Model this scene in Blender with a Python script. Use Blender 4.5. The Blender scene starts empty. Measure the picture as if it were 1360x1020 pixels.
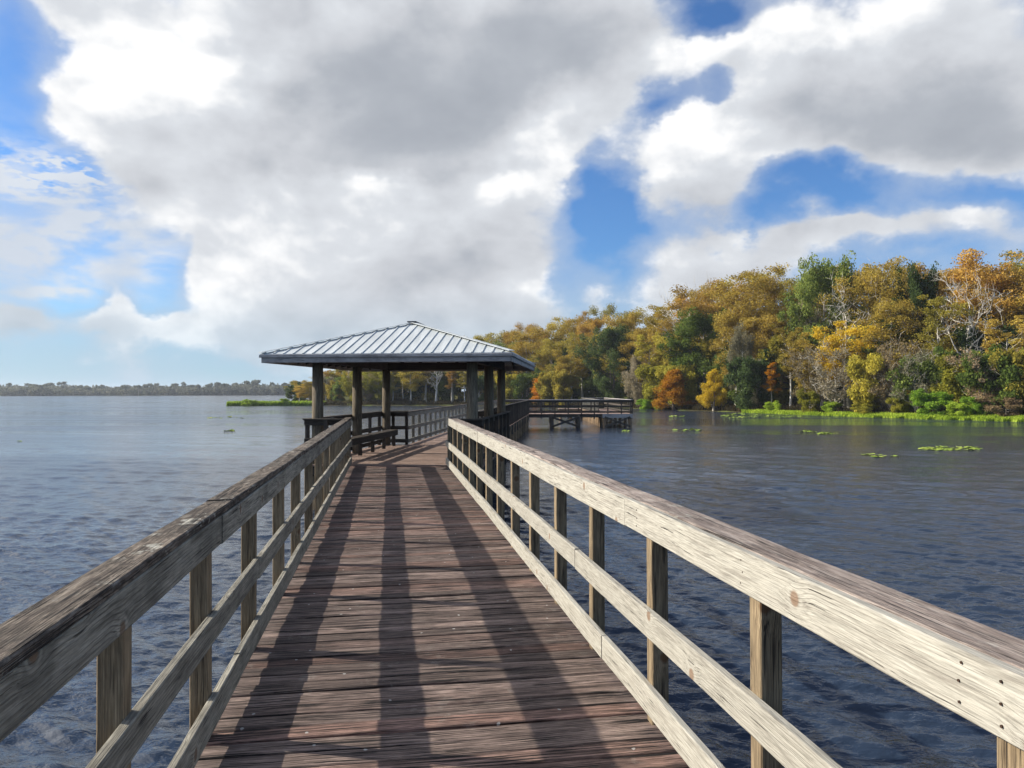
import bpy, math, random
import numpy as np
from mathutils import Vector

random.seed(7)
RNG = np.random.default_rng(7)
R = math.radians
sc = bpy.context.scene
col = sc.collection

# ------------------------------------------------------------------ frame of reference
EYE = 2.85                     # lens above the water; x right, y forward, z up, water z = 0
DECK = 1.10                    # deck top of the boardwalk
F, CX, HZ = 1020.0, 680.0, 520.0   # focal length, centre column, horizon row of the 1360 px photograph


def at(px, d, z=0.0):
    """the point at depth d seen in column px of the photograph"""
    return Vector(((px - CX) / F * d, d, z))


TH = R(9.13)                   # the boardwalk runs 9 degrees left of the line of sight
WR = Vector((math.cos(TH), math.sin(TH)))
WF = Vector((-math.sin(TH), math.cos(TH)))


def wk(X, Y, z=0.0):
    p = WR * X + WF * Y
    return Vector((p.x, p.y, z))


# ------------------------------------------------------------------ node helpers
class NT:
    def __init__(s, tree):
        s.t = tree
        s.t.nodes.clear()

    def n(s, typ, inputs=None, **kw):
        nd = s.t.nodes.new(typ)
        for k, v in kw.items():
            setattr(nd, k, v)
        for k, v in (inputs or {}).items():
            sock = nd.inputs[k]
            if isinstance(v, bpy.types.NodeSocket):
                s.t.links.new(v, sock)
            else:
                sock.default_value = v
        return nd

    def m(s, op, a, b=0.0, c=0.0, clamp=False):
        return s.n('ShaderNodeMath', {0: a, 1: b, 2: c}, operation=op, use_clamp=clamp).outputs[0]

    def v(s, op, a, b=(0, 0, 0), c=(0, 0, 0)):
        nd = s.n('ShaderNodeVectorMath', {0: a, 1: b}, operation=op)
        if op == 'MULTIPLY_ADD':
            if isinstance(c, bpy.types.NodeSocket):
                s.t.links.new(c, nd.inputs[2])
            else:
                nd.inputs[2].default_value = c
        return nd.outputs[1] if op in ('LENGTH', 'DOT_PRODUCT', 'DISTANCE') else nd.outputs[0]

    def scale(s, a, f):
        return s.n('ShaderNodeVectorMath', {0: a, 3: f}, operation='SCALE').outputs[0]

    def noise(s, vec, scale, detail=4.0, rough=0.55, dist=0.0, color=False):
        nd = s.n('ShaderNodeTexNoise', {'Vector': vec, 'Scale': scale, 'Detail': detail, 'Roughness': rough, 'Distortion': dist})
        return nd.outputs['Color' if color else 'Fac']

    def ramp(s, fac, stops, interp='LINEAR'):
        nd = s.n('ShaderNodeValToRGB', {0: fac})
        cr = nd.color_ramp
        cr.interpolation = interp
        while len(cr.elements) < len(stops):
            cr.elements.new(0.5)
        for e, (p, c) in zip(cr.elements, stops):
            e.position = p
            e.color = (*c, 1) if len(c) == 3 else c
        return nd.outputs[0]

    def rng(s, v, a, b, c=0.0, d=1.0, smooth=True):
        return s.n('ShaderNodeMapRange', {0: v, 1: a, 2: b, 3: c, 4: d},
                   interpolation_type='SMOOTHSTEP' if smooth else 'LINEAR').outputs[0]

    def mix(s, f, a, b, mode='MIX'):
        nd = s.n('ShaderNodeMix', data_type='RGBA', blend_type=mode)
        for i, val in ((0, f), (6, a), (7, b)):
            if isinstance(val, bpy.types.NodeSocket):
                s.t.links.new(val, nd.inputs[i])
            else:
                nd.inputs[i].default_value = val if i == 0 else ((*val, 1) if len(val) == 3 else val)
        return nd.outputs[2]


def new_mat(name):
    mt = bpy.data.materials.new(name)
    mt.use_nodes = True
    return mt, NT(mt.node_tree)


def finish(nt, shader):
    nt.n('ShaderNodeOutputMaterial', {'Surface': shader})


# ------------------------------------------------------------------ materials
def wood(name, light, mid, dark, crack=0.5, stain=None, stain_amt=0.0, lichen=0.0, bump=0.5, knots=True, rough=0.85, vary=0.35, crk=(.60, .66), warm=None, damp=0.0, ckf=64, ring=.012, ringa=.5, flake=0.0, ckl=1.9, specks=0.0):
    mt, q = new_mat(name)
    co = q.n('ShaderNodeAttribute', attribute_name='bco').outputs['Vector']
    rnd = q.n('ShaderNodeAttribute', attribute_name='brnd').outputs['Fac']
    gco = q.n('ShaderNodeNewGeometry').outputs['Position']
    s0 = q.n('ShaderNodeSeparateXYZ', {0: co})
    kv = q.n('ShaderNodeTexVoronoi', {'Vector': q.n('ShaderNodeCombineXYZ', {0: s0.outputs[0], 1: q.m('ADD', s0.outputs[1], s0.outputs[2]), 2: 0.0}).outputs[0], 'Scale': 2.6}, voronoi_dimensions='2D')
    kp = q.m('LESS_THAN', q.n('ShaderNodeSeparateColor', {0: kv.outputs['Color']}).outputs[0], .45)
    vor = q.m('ADD', kv.outputs['Distance'], kp)
    near = q.rng(vor, 0.0, 0.34, 1.0, 0.0)
    if knots:
        co2 = q.v('MULTIPLY_ADD', q.n('ShaderNodeCombineXYZ', {0: 0.0, 1: near, 2: near}).outputs[0], (0, .011, .011), co)
    else:
        co2 = co
    wob = q.noise(q.v('MULTIPLY', co2, (1.3, 4, 4)), 1.0, 2)
    co3 = q.v('ADD', co2, q.n('ShaderNodeCombineXYZ', {0: 0.0, 1: q.m('MULTIPLY', wob, .03), 2: q.m('MULTIPLY', wob, .03)}).outputs[0])
    g1 = q.noise(q.v('MULTIPLY', co3, (2.6, 46, 46)), 1.0, 6, .66)
    g2 = q.noise(q.v('MULTIPLY', co3, (9, 190, 190)), 1.0, 3, .65)
    ck = q.noise(q.v('MULTIPLY', co3, (ckl, ckf, ckf)), 1.0, 3, .6)
    ck = q.rng(ck, crk[0], crk[1])
    ck = q.m('MULTIPLY', ck, q.rng(q.noise(q.v('MULTIPLY', co, (2.4, 9, 9)), 1.0, 2), .36, .56))
    # growth rings: thin dark hairlines that wander along the board
    sp = q.n('ShaderNodeSeparateXYZ', {0: co2})
    yz = q.m('ADD', sp.outputs[1], q.m('MULTIPLY', sp.outputs[2], .83))
    wan = q.m('ADD', q.m('MULTIPLY', q.noise(q.v('MULTIPLY', co2, (.7, 5, 5)), 1.0, 2), 9.0), q.m('MULTIPLY', q.noise(q.v('MULTIPLY', co2, (3.0, 30, 30)), 1.0, 3), 2.6))
    rl = q.m('SINE', q.m('ADD', q.m('MULTIPLY', yz, 6.2832 / ring), wan))
    rl = q.m('MULTIPLY', q.rng(rl, .55, .97), q.rng(q.noise(q.v('MULTIPLY', co, (4, 26, 26)), 1.0, 2), .33, .62))
    base = q.ramp(g1, [(.28, dark), (.47, mid), (.72, light)])
    fine = q.ramp(g2, [(.3, (.62, .62, .62)), (.62, (1.12, 1.12, 1.12))])
    c = q.mix(1.0, base, fine, 'MULTIPLY')
    c = q.mix(q.m('MULTIPLY', rl, ringa), c, dark)
    if flake:
        fk = q.noise(q.v('MULTIPLY', co, (9, 34, 34)), 1.0, 6, .7)
        c = q.mix(q.m('MULTIPLY', q.rng(fk, .46, .56), flake), c, dark)
        c = q.mix(q.m('MULTIPLY', q.rng(fk, .42, .34), flake * .7), c, light)
    bv = q.rng(rnd, 0, 1, 1 - vary, 1 + vary, smooth=False)
    c = q.mix(1.0, c, q.n('ShaderNodeCombineXYZ', {0: bv, 1: bv, 2: bv}).outputs[0], 'MULTIPLY')
    if warm:   # individual boards that keep a warmer tone
        c = q.mix(q.m('MULTIPLY', q.rng(q.m('FRACT', q.m('MULTIPLY', rnd, 7.31)), .45, .95), .65), c, q.mix(1.0, c, warm, 'MULTIPLY'))
    blot = q.noise(gco, 2.3, 5, .62)
    if stain:
        c = q.mix(q.m('MULTIPLY', q.rng(blot, .47, .66), stain_amt), c, q.mix(.25, stain, c))
    if damp:   # dark weathering that gathers along a board's length
        b2 = q.noise(q.v('MULTIPLY', co, (2.2, 14, 14)), 1.0, 4, .65)
        c = q.mix(q.m('MULTIPLY', q.rng(b2, .46, .64), damp), c, dark)
    if lichen:
        l = q.noise(gco, 9, 6, .7, .6)
        l = q.m('MULTIPLY', q.rng(l, .56, .63), q.rng(q.noise(gco, 1.7, 2), .42, .58))
        c = q.mix(q.m('MULTIPLY', l, lichen), c, (.50, .49, .42))
    c = q.mix(q.m('MULTIPLY', ck, crack), c, (.012, .010, .009))
    if knots:
        kc = q.rng(vor, .05, .085, 1.0, 0.0)
        ring = q.m('MULTIPLY', q.rng(vor, .085, .10, 0.0, 1.0), q.rng(vor, .11, .15, 1.0, 0.0))
        c = q.mix(q.m('MULTIPLY', ring, .35), c, light)
        c = q.mix(q.m('MULTIPLY', kc, .8), c, (mid[0] * .55, mid[1] * .36, mid[2] * .26))
    if specks:    # droppings and pale chips lying on the boards
        sv = q.n('ShaderNodeTexVoronoi', {'Vector': q.v('ADD', gco, q.scale(q.noise(gco, 40, 2, .5, 0, True), .02)), 'Scale': 3.1}, voronoi_dimensions='2D')
        pick = q.m('GREATER_THAN', q.n('ShaderNodeSeparateColor', {0: sv.outputs['Color']}).outputs[0], .62)
        c = q.mix(q.m('MULTIPLY', q.m('MULTIPLY', q.rng(sv.outputs['Distance'], .020, .034, 1.0, 0.0), pick), specks), c, (.52, .50, .46))
    h = q.m('ADD', q.m('MULTIPLY', g1, .7), q.m('MULTIPLY', g2, .35))
    h = q.m('SUBTRACT', h, q.m('ADD', q.m('MULTIPLY', ck, 1.1), q.m('MULTIPLY', rl, .45)))
    bp = q.n('ShaderNodeBump', {'Strength': bump, 'Distance': .012, 'Height': h}).outputs[0]
    b = q.n('ShaderNodeBsdfPrincipled', {'Base Color': c, 'Roughness': rough, 'Normal': bp, 'Specular IOR Level': .22})
    finish(q, b.outputs[0])
    return mt


M = {}
M['deck'] = wood('weathered deck boards', (.34, .255, .21), (.205, .150, .124), (.055, .040, .034), crack=.97, stain=(.06, .044, .04), stain_amt=.5,
                 bump=1.0, knots=False, specks=.8, ckf=62, ckl=1.1, vary=.44, crk=(.545, .565), ring=.019, ringa=.8, flake=.3, warm=(1.25, .95, .86), damp=.45, lichen=.10)
M['deck_new'] = wood('newer deck boards', (.42, .31, .25), (.30, .21, .165), (.15, .10, .08), crack=.6, bump=.7, vary=.2, crk=(.58, .65), damp=.25)
M['pale'] = wood('sun bleached pine', (.405, .385, .33), (.35, .33, .278), (.205, .185, .155), ckf=110, crack=.85, ring=.011, ringa=.42, bump=.45, vary=.08, crk=(.625, .65), lichen=.08, rough=.9)
M['pale_top'] = wood('bleached cap boards', (.47, .405, .35), (.33, .27, .23), (.14, .105, .09), ckf=120, crack=.9, bump=1.0, vary=.12, crk=(.56, .585), ring=.008, ringa=.75, flake=.35, lichen=.55, knots=False)
M['grey'] = wood('grey weathered pine', (.41, .385, .31), (.27, .25, .20), (.10, .09, .07), ckf=90, crack=.9, ring=.013, ringa=.75, flake=.2, stain=(.06, .056, .044), stain_amt=.6, bump=.5, vary=.15, crk=(.60, .66))
M['grey_top'] = wood('mossy cap boards', (.33, .28, .22), (.17, .135, .105), (.05, .038, .03), ckf=100, crack=.95, ring=.010, ringa=.7, flake=.75, stain=(.03, .024, .02), stain_amt=.75, lichen=.6, bump=1.0, vary=.2, crk=(.55, .62), knots=False)
M['post'] = wood('rail post pine', (.34, .265, .165), (.235, .175, .105), (.09, .065, .042), crack=.8, ring=.010, ringa=.7, ckf=110, stain=(.06, .05, .036), stain_amt=.4, bump=.5, vary=.2, crk=(.57, .63))
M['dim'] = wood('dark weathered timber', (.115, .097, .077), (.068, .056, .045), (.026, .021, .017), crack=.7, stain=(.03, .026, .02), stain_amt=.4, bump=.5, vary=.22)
M['pole'] = wood('treated round poles', (.30, .25, .165), (.19, .15, .10), (.075, .06, .042), crack=.8, bump=.6, vary=.15, knots=False, crk=(.57, .63))
M['fascia'] = wood('grey fascia boards', (.60, .56, .52), (.48, .445, .415), (.27, .25, .235), crack=.6, stain=(.07, .06, .055), stain_amt=.5, bump=.4, vary=.12, knots=False)
M['pile'] = wood('brown piling timber', (.34, .235, .13), (.22, .145, .08), (.08, .055, .035), crack=.7, stain=(.04, .032, .024), stain_amt=.5, bump=.5, vary=.3, knots=False)


def metal():
    mt, q = new_mat('galvanised roof sheet')
    gco = q.n('ShaderNodeNewGeometry').outputs['Position']
    a = q.noise(q.v('MULTIPLY', gco, (7, .7, 1)), 1.0, 4, .6)
    b2 = q.noise(gco, 2.5, 3)
    c = q.mix(q.rng(a, .35, .7), (.45, .48, .475), (.57, .595, .585))
    c = q.mix(q.m('MULTIPLY', q.rng(b2, .55, .75), .3), c, (.40, .40, .39))
    b = q.n('ShaderNodeBsdfPrincipled', {'Base Color': c, 'Roughness': .5, 'Metallic': .0, 'Specular IOR Level': .4})
    finish(q, b.outputs[0])
    return mt


M['metal'] = metal()


def plain(name, c, rough=.7, metallic=0.0, var=.3, sc_=4.0):
    mt, q = new_mat(name)
    gco = q.n('ShaderNodeNewGeometry').outputs['Position']
    n = q.rng(q.noise(gco, sc_, 4), .3, .7, 1 - var, 1 + var)
    cc = q.mix(1.0, c, q.n('ShaderNodeCombineXYZ', {0: n, 1: n, 2: n}).outputs[0], 'MULTIPLY')
    b = q.n('ShaderNodeBsdfPrincipled', {'Base Color': cc, 'Roughness': rough, 'Metallic': metallic})
    finish(q, b.outputs[0])
    return mt


M['ridge'] = plain('dark ridge cap', (.05, .05, .052), .5, .3)
M['nail'] = plain('rusty nail heads', (.05, .028, .018), .6, .5)


def leafmat(name, a, b, c, trans=.42, vary=.30):
    """foliage: clump colour from a per-clump attribute, plus a random shift per tree"""
    mt, q = new_mat(name)
    r = q.n('ShaderNodeAttribute', attribute_name='lrnd').outputs['Fac']
    o = q.n('ShaderNodeObjectInfo').outputs['Random']
    cc = q.ramp(r, [(.0, a), (.5, b), (1.0, c)])
    v = q.rng(o, 0, 1, 1 - vary, 1 + vary, smooth=False)
    cc = q.mix(1.0, cc, q.n('ShaderNodeCombineXYZ', {0: v, 1: q.m('POWER', v, .8), 2: v}).outputs[0], 'MULTIPLY')
    d = q.n('ShaderNodeBsdfDiffuse', {'Color': cc}).outputs[0]
    t = q.n('ShaderNodeBsdfTranslucent', {'Color': cc}).outputs[0]
    finish(q, q.n('ShaderNodeMixShader', {0: trans, 1: d, 2: t}).outputs[0])
    return mt


LM = {
    'rust': leafmat('rust cypress foliage', (.28, .165, .035), (.42, .265, .05), (.54, .37, .085)),
    'gold': leafmat('golden brown foliage', (.25, .175, .035), (.40, .29, .052), (.54, .42, .09)),
    'olive': leafmat('olive foliage', (.22, .185, .032), (.38, .31, .05), (.50, .42, .085)),
    'lime': leafmat('yellow green foliage', (.22, .21, .03), (.38, .34, .045), (.52, .46, .08)),
    'oak': leafmat('dark evergreen foliage', (.035, .06, .022), (.075, .11, .036), (.13, .175, .055)),
    'green': leafmat('mid green foliage', (.085, .125, .028), (.16, .21, .045), (.26, .31, .07)),
    'yellow': leafmat('yellow foliage', (.42, .28, .025), (.62, .44, .035), (.70, .55, .07)),
    'orange': leafmat('orange foliage', (.44, .17, .018), (.62, .27, .025), (.70, .38, .05)),
    'moss': leafmat('hanging grey moss', (.19, .165, .10), (.30, .26, .165), (.42, .37, .25)),
    'brush': leafmat('grey brown brush', (.17, .125, .065), (.27, .20, .105), (.37, .285, .16)),
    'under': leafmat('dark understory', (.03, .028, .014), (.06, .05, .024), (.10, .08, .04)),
    'bright': leafmat('bright green leaves', (.14, .25, .025), (.22, .36, .04), (.34, .48, .07)),
    'grass': leafmat('shore grass', (.26, .37, .04), (.38, .50, .055), (.50, .60, .09)),
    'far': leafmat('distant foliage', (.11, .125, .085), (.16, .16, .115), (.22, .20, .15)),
    'pad': leafmat('lily pad leaf', (.18, .26, .05), (.31, .39, .07), (.52, .54, .2), trans=.1),
}


def barkmat(name, a, b):
    mt, q = new_mat(name)
    gco = q.n('ShaderNodeTexCoord').outputs['Object']
    n = q.noise(q.v('MULTIPLY', gco, (6, 6, 1.2)), 1.0, 5, .65)
    c = q.ramp(n, [(.3, a), (.7, b)])
    bp = q.n('ShaderNodeBump', {'Strength': .6, 'Distance': .05, 'Height': n}).outputs[0]
    finish(q, q.n('ShaderNodeBsdfPrincipled', {'Base Color': c, 'Roughness': .9, 'Normal': bp, 'Specular IOR Level': .15}).outputs[0])
    return mt


BM = {'grey': barkmat('grey bark', (.22, .195, .155), (.44, .40, .33)),
      'pale': barkmat('pale bark', (.42, .39, .33), (.70, .66, .57)),
      'dark': barkmat('dark bark', (.05, .04, .03), (.15, .12, .09))}


def water():
    mt, q = new_mat('lake water')
    p = q.n('ShaderNodeNewGeometry').outputs['Position']
    rot = q.n('ShaderNodeMapping', {'Vector': p, 'Rotation': (0, 0, R(12))}).outputs[0]
    far = q.rng(q.v('LENGTH', p), 35.0, 110.0)            # open water past the modelled waves
    w0 = q.noise(q.v('MULTIPLY', rot, (.32, .8, 1)), 1.0, 3, .6, .4)
    w1 = q.noise(q.v('MULTIPLY', rot, (1.2, 2.6, 1)), 1.0, 3, .55, .5)
    w2 = q.noise(q.v('MULTIPLY', rot, (4.5, 8.5, 1)), 1.0, 3, .6, .6)
    w3 = q.noise(q.v('MULTIPLY', rot, (14, 21, 1)), 1.0, 2, .5)
    big = q.m('MULTIPLY', q.m('ADD', q.m('MULTIPLY', w0, .8), q.m('MULTIPLY', w1, .42)), q.rng(far, 0.0, 1.0, .12, 2.4))
    lane = q.rng(q.noise(q.v('MULTIPLY', rot, (.016, .075, 1)), 1.0, 4, .6, .4), .36, .66)   # wind lanes and calmer streaks
    big = q.m('MULTIPLY', big, q.rng(lane, 0, 1, .35, 1.25))
    h = q.m('ADD', big, q.m('ADD', q.m('MULTIPLY', w2, .11), q.m('MULTIPLY', w3, .036)))
    bp = q.n('ShaderNodeBump', {'Strength': 1.0, 'Distance': 0.19, 'Height': h}).outputs[0]
    b = q.n('ShaderNodeBsdfPrincipled', {'Base Color': (.018, .029, .050, 1), 'Roughness': q.rng(lane, 0, 1, .045, .17), 'IOR': 1.333, 'Normal': bp})
    finish(q, b.outputs[0])
    return mt


M['water'] = water()


def groundmat():
    mt, q = new_mat('shore soil and turf')
    p = q.n('ShaderNodeNewGeometry').outputs['Position']
    n = q.noise(p, .35, 6, .6)
    n2 = q.noise(p, 3.0, 4, .6)
    c = q.ramp(n, [(.35, (.05, .04, .025)), (.5, (.08, .075, .03)), (.65, (.13, .16, .035))])
    c = q.mix(q.m('MULTIPLY', q.rng(n2, .4, .65), .5), c, (.04, .032, .02))
    finish(q, q.n('ShaderNodeBsdfDiffuse', {'Color': c}).outputs[0])
    return mt


M['ground'] = groundmat()


# ------------------------------------------------------------------ object helpers
def tag(o, label=None, cat=None, group=None, kind=None):
    if label: o['label'] = label
    if cat: o['category'] = cat
    if group: o['group'] = group
    if kind: o['kind'] = kind
    return o


def empty(name, loc, label=None, cat=None, group=None):
    o = bpy.data.objects.new(name, None)
    o.empty_display_size = .3
    col.objects.link(o)
    o.location = loc
    return tag(o, label, cat, group)


def wloc(o):
    v = Vector((0, 0, 0))
    while o is not None:
        v += o.location
        o = o.parent
    return v


class MB:
    """collects boards, tubes and polygons, then links them as ONE mesh object"""
    def __init__(s):
        s.v, s.f, s.c, s.r = [], [], [], []

    def ring_solid(s, rings, coords, rnd):
        """rings: list of lists of points (same count); coords the matching (along, x, y)"""
        b = len(s.v)
        n = len(rings[0])
        off = Vector((random.uniform(0, 90), random.uniform(0, 90), random.uniform(0, 90)))
        for rg in rings:
            s.v.extend(rg)
        cs = [Vector(c) + off for cr in coords for c in cr]

        def add(f):
            s.f.append([b + i for i in f])
            s.c.extend(cs[i] for i in f)
            s.r.append(rnd)
        for k in range(len(rings) - 1):
            for i in range(n):
                j = (i + 1) % n
                add((k * n + i, k * n + j, (k + 1) * n + j, (k + 1) * n + i))
        add(tuple(reversed(range(n))))
        e = (len(rings) - 1) * n
        add(tuple(e + i for i in range(n)))

    def board(s, p0, p1, w, t, up=(0, 0, 1), ch=.004, seg=1, jit=0.0, rnd=None, end_jit=0.0):
        """a chamfered plank from p0 to p1: w wide across, t thick along up"""
        p0, p1 = Vector(p0), Vector(p1)
        ax = p1 - p0
        L = ax.length
        ax.normalize()
        side = ax.cross(Vector(up)).normalized()
        upv = side.cross(ax).normalized()
        x, y = w / 2, t / 2
        ch = min(ch, x * .4, y * .4)
        prof = [(-x + ch, -y), (x - ch, -y), (x, -y + ch), (x, y - ch), (x - ch, y), (-x + ch, y), (-x, y - ch), (-x, -y + ch)]
        rings, cs = [], []
        ph, ph2 = random.uniform(0, 6.28), random.uniform(0, 6.28)
        for k in range(seg + 1):
            u = k / seg
            a = u * L
            dz = jit * (math.sin(ph + a * 1.7) * .6 + math.sin(ph2 + a * 4.1) * .4) + random.uniform(-.3, .3) * jit
            dx = jit * .6 * math.sin(ph2 + a * 2.3)
            tw = jit * 1.2 * math.sin(ph + a * .9) / max(w, .05)
            c = p0 + ax * a + upv * dz + side * dx
            rg, cr = [], []
            for (px, py) in prof:
                ee = random.uniform(-end_jit, end_jit) if k in (0, seg) else 0
                rg.append(c + side * px + upv * (py + tw * px) + ax * ee)
                cr.append((a, px, py))
            rings.append(rg)
            cs.append(cr)
        s.ring_solid(rings, cs, random.random() if rnd is None else rnd)

    def tube(s, pts, radii, n=12, rnd=None):
        rings, cs = [], []
        pts = [Vector(p) for p in pts]
        a = 0
        for k, p in enumerate(pts):
            d = (pts[min(k + 1, len(pts) - 1)] - pts[max(k - 1, 0)]).normalized()
            ref = Vector((1, 0, 0)) if abs(d.x) < .9 else Vector((0, 1, 0))
            u = d.cross(ref).normalized()
            w = d.cross(u).normalized()
            if k: a += (p - pts[k - 1]).length
            r = radii[k] if hasattr(radii, '__len__') else radii
            rings.append([p + (u * math.cos(i * 2 * math.pi / n) + w * math.sin(i * 2 * math.pi / n)) * r for i in range(n)])
            cs.append([(a, r * math.cos(i * 2 * math.pi / n), r * math.sin(i * 2 * math.pi / n)) for i in range(n)])
        s.ring_solid(rings, cs, random.random() if rnd is None else rnd)

    def prism(s, poly, depth_vec, rnd=None):
        poly = [Vector(p) for p in poly]
        dv = Vector(depth_vec)
        s.ring_solid([poly, [p + dv for p in poly]], [[tuple(p) for p in poly], [tuple(p + dv) for p in poly]], random.random() if rnd is None else rnd)

    def build(s, name, mat, parent=None, smooth=False):
        off = wloc(parent) if parent else Vector((0, 0, 0))
        me = bpy.data.meshes.new(name)
        me.from_pydata([tuple(p - off) for p in s.v], [], s.f)
        at_ = me.attributes.new('bco', 'FLOAT_VECTOR', 'CORNER')
        at_.data.foreach_set('vector', np.array([tuple(c) for c in s.c], dtype=np.float32).ravel())
        ar = me.attributes.new('brnd', 'FLOAT', 'FACE')
        ar.data.foreach_set('value', np.array(s.r, dtype=np.float32))
        me.materials.append(mat)
        if smooth:
            me.polygons.foreach_set('use_smooth', [True] * len(me.polygons))
        me.update()
        o = bpy.data.objects.new(name, me)
        col.objects.link(o)
        if parent: o.parent = parent
        return o


def single(name, mat, parent, *a, **k):
    m = MB()
    m.board(*a, **k)
    return m.build(name, mat, parent)


V3 = lambda p, z: Vector((p[0], p[1], z))


# ------------------------------------------------------------------ railings
def railing(thing, A, B, out, zd, post_at, mats, dims=None, joints=3.66, label=None, post_low=-.30, detail=True, flush_cap=False, cap_w=.14, cap_in=.0, end_post=True):
    """A, B: ends (2D) of the inner face line; out: outward unit normal (2D). Cap mesh is the part, boards and posts its sub-parts."""
    d = dict(toe=(.065, .215), mid=(.495, .625), top=(.955, 1.103), cap=(1.105, 1.145))
    d.update(dims or {})
    A, B, out = Vector(A), Vector(B), Vector(out)
    ax = (B - A)
    L = ax.length
    ax.normalize()

    def cuts(ph):
        c = [0.0]
        x = ph
        while x < L - .6:
            if x > .5: c.append(x)
            x += joints
        c.append(L)
        return list(zip(c[:-1], c[1:]))

    def segs(mb_list, z0, z1, mat, name, ph, thick=.038, inn=0.0, parent=None):
        for (a, b) in cuts(ph):
            o = (random.uniform(-.003, .003) if detail else 0)
            c0 = A + ax * (a + .0025) + out * (thick / 2 + o + inn)
            c1 = A + ax * (b - .0025) + out * (thick / 2 + o + random.uniform(-.002, .002) + inn)
            dz = random.uniform(-.004, .004) if detail else 0
            m = MB()
            m.board(V3(c0, zd + (z0 + z1) / 2 + dz), V3(c1, zd + (z0 + z1) / 2 + dz), thick, z1 - z0, ch=.004, seg=6 if detail else 1, jit=.003 if detail else 0)
            mb_list.append((m, mat, name))

    z0, z1 = d['cap']
    cap = MB()
    cin = .038 if flush_cap else cap_in
    for (a, b) in cuts(random.uniform(1.2, 2.9) if joints > 3 else 1):
        o = random.uniform(-.006, .006) if detail else 0
        c0 = A + ax * (a + .002) + out * (cin + cap_w / 2 + o)
        c1 = A + ax * (b - .002) + out * (cin + cap_w / 2 + o)
        cap.board(V3(c0, zd + (z0 + z1) / 2), V3(c1, zd + (z0 + z1) / 2), cap_w, z1 - z0, ch=.006, seg=8 if detail else 1, jit=.0035 if detail else 0, end_jit=.004)
    rail = cap.build('railing', mats['cap'], thing)
    if label: rail['label'] = label
    lst = []
    segs(lst, d['toe'][0], d['toe'][1], mats['board'], 'toe_board', 2.4)
    segs(lst, d['mid'][0], d['mid'][1], mats['board'], 'middle_rail', 3.1)
    segs(lst, d['top'][0], (z1 - .002) if flush_cap else d['top'][1], mats['board'], 'top_board', 1.9)
    for (m, mat, nm) in lst:
        m.build(nm, mat, rail)
    for y in post_at:
        if y > L - .02: continue
        c = A + ax * (y + .0445) + out * (.0385 + .0445)
        m = MB()
        m.board(V3(c, zd + post_low), V3(c, zd + d['cap'][0] - .001), .089, .089, up=(ax.x, ax.y, 0), ch=.005, seg=4 if detail else 1, jit=.002 if detail else 0)
        m.build('post', mats['post'], rail)
    return rail


def steps(a, b, s, j=.03):
    r = []
    x = a
    while x < b:
        r.append(max(0.0, x + random.uniform(-j, j)))
        x += s
    return r


def decking(name, parent, mat, org, u, v, length, w0, w1, z, bw=.14, gap=.008, seg=8, jit=.003, ends=.015):
    """planks laid side by side along u, each running along v"""
    m = MB()
    x = 0.0
    u, v, org = Vector(u), Vector(v), Vector(org)
    while x < length:
        wdt = bw * random.uniform(.965, 1.02)
        a = org + u * (x + wdt / 2) + v * (w0 + random.uniform(-ends, ends)) + u * random.uniform(-.003, .003)
        b = org + u * (x + wdt / 2) + v * (w1 + random.uniform(-ends, ends)) + u * random.uniform(-.003, .003)
        dz = random.uniform(-1, 1) * jit
        m.board(V3(a, z - .02 + dz), V3(b, z - .02 + dz + random.uniform(-1, 1) * jit), wdt, .038, ch=.006, seg=seg, jit=jit)
        x += wdt + gap * random.uniform(.5, 1.6)
    return m.build(name, mat, parent)


# gazebo frame: lateral gl, along ga, origin at the front post beside the lake side
GL, GA, GO = Vector((.99572, -.0924)), Vector((.0924, .99572)), Vector((-4.725, 18.68))
GWID, GLEN = 3.79, 6.54


def gz(l, a, z=0.0):
    p = GO + GL * l + GA * a
    return Vector((p.x, p.y, z))


def hit(P, D, Q, E):
    """line P+tD with line Q+sE -> (t, s)"""
    det = D.x * (-E.y) + E.x * D.y
    r = Q - P
    return ((r.x * (-E.y) + E.x * r.y) / det, (D.x * r.y - D.y * r.x) / det)


XL, XR = -.86, 1.325           # inner faces of the railings, measured from the lens
fr = (GO + GA * -.29)          # the gazebo's front edge
tL, sL = hit(WR * XL, WF, fr, GL)
tR, sR = hit(WR * XR, WF, fr, GL)

# ------------------------------------------------------------------ the near boardwalk
bw = empty('boardwalk', wk(.23, 9, DECK), 'weathered brown boardwalk between two railings leading up to the gazebo', 'boardwalk')
Y0 = -5.0
decking('deck', bw, M['deck'], WR * 0 + WF * Y0, WF, WR, tL + .1 - Y0, XL - .135, XR + .135, DECK, seg=10, jit=.004, gap=.0115)
left_posts = [y - Y0 for y in (-3.6, -2.3, -1.05, .27, 1.55, 2.82, 4.07, 5.43, 6.86, 8.1, 9.4, 10.7, 12.0, 13.3, 14.6, 15.9, 17.2)] + [tL - Y0 - .13]
right_posts = [y - Y0 for y in (-3.4, -2.2, -.95, .3, 1.47, 2.68, 3.87, 5.07, 6.2, 7.36, 8.5, 9.65, 10.8, 11.95, 13.1, 14.25, 15.4, 16.5)] + [tR - Y0 - .13]
railing(bw, WR * XL + WF * Y0, WR * XL + WF * (tL - .02), -WR, DECK, left_posts,
        dict(cap=M['grey_top'], board=M['grey'], post=M['post']), label='grey mossy railing with stained boards and lichen on its cap', cap_w=.145)
railing(bw, WR * XR + WF * Y0, WR * XR + WF * (tR - .02), WR, DECK, right_posts,
        dict(cap=M['pale_top'], board=M['pale'], post=M['post']), dims=dict(mid=(.47, .61), toe=(.06, .205), top=(.985, 1.14)), label='sun bleached pale railing with knotty boards', flush_cap=True, cap_w=.165)
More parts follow.
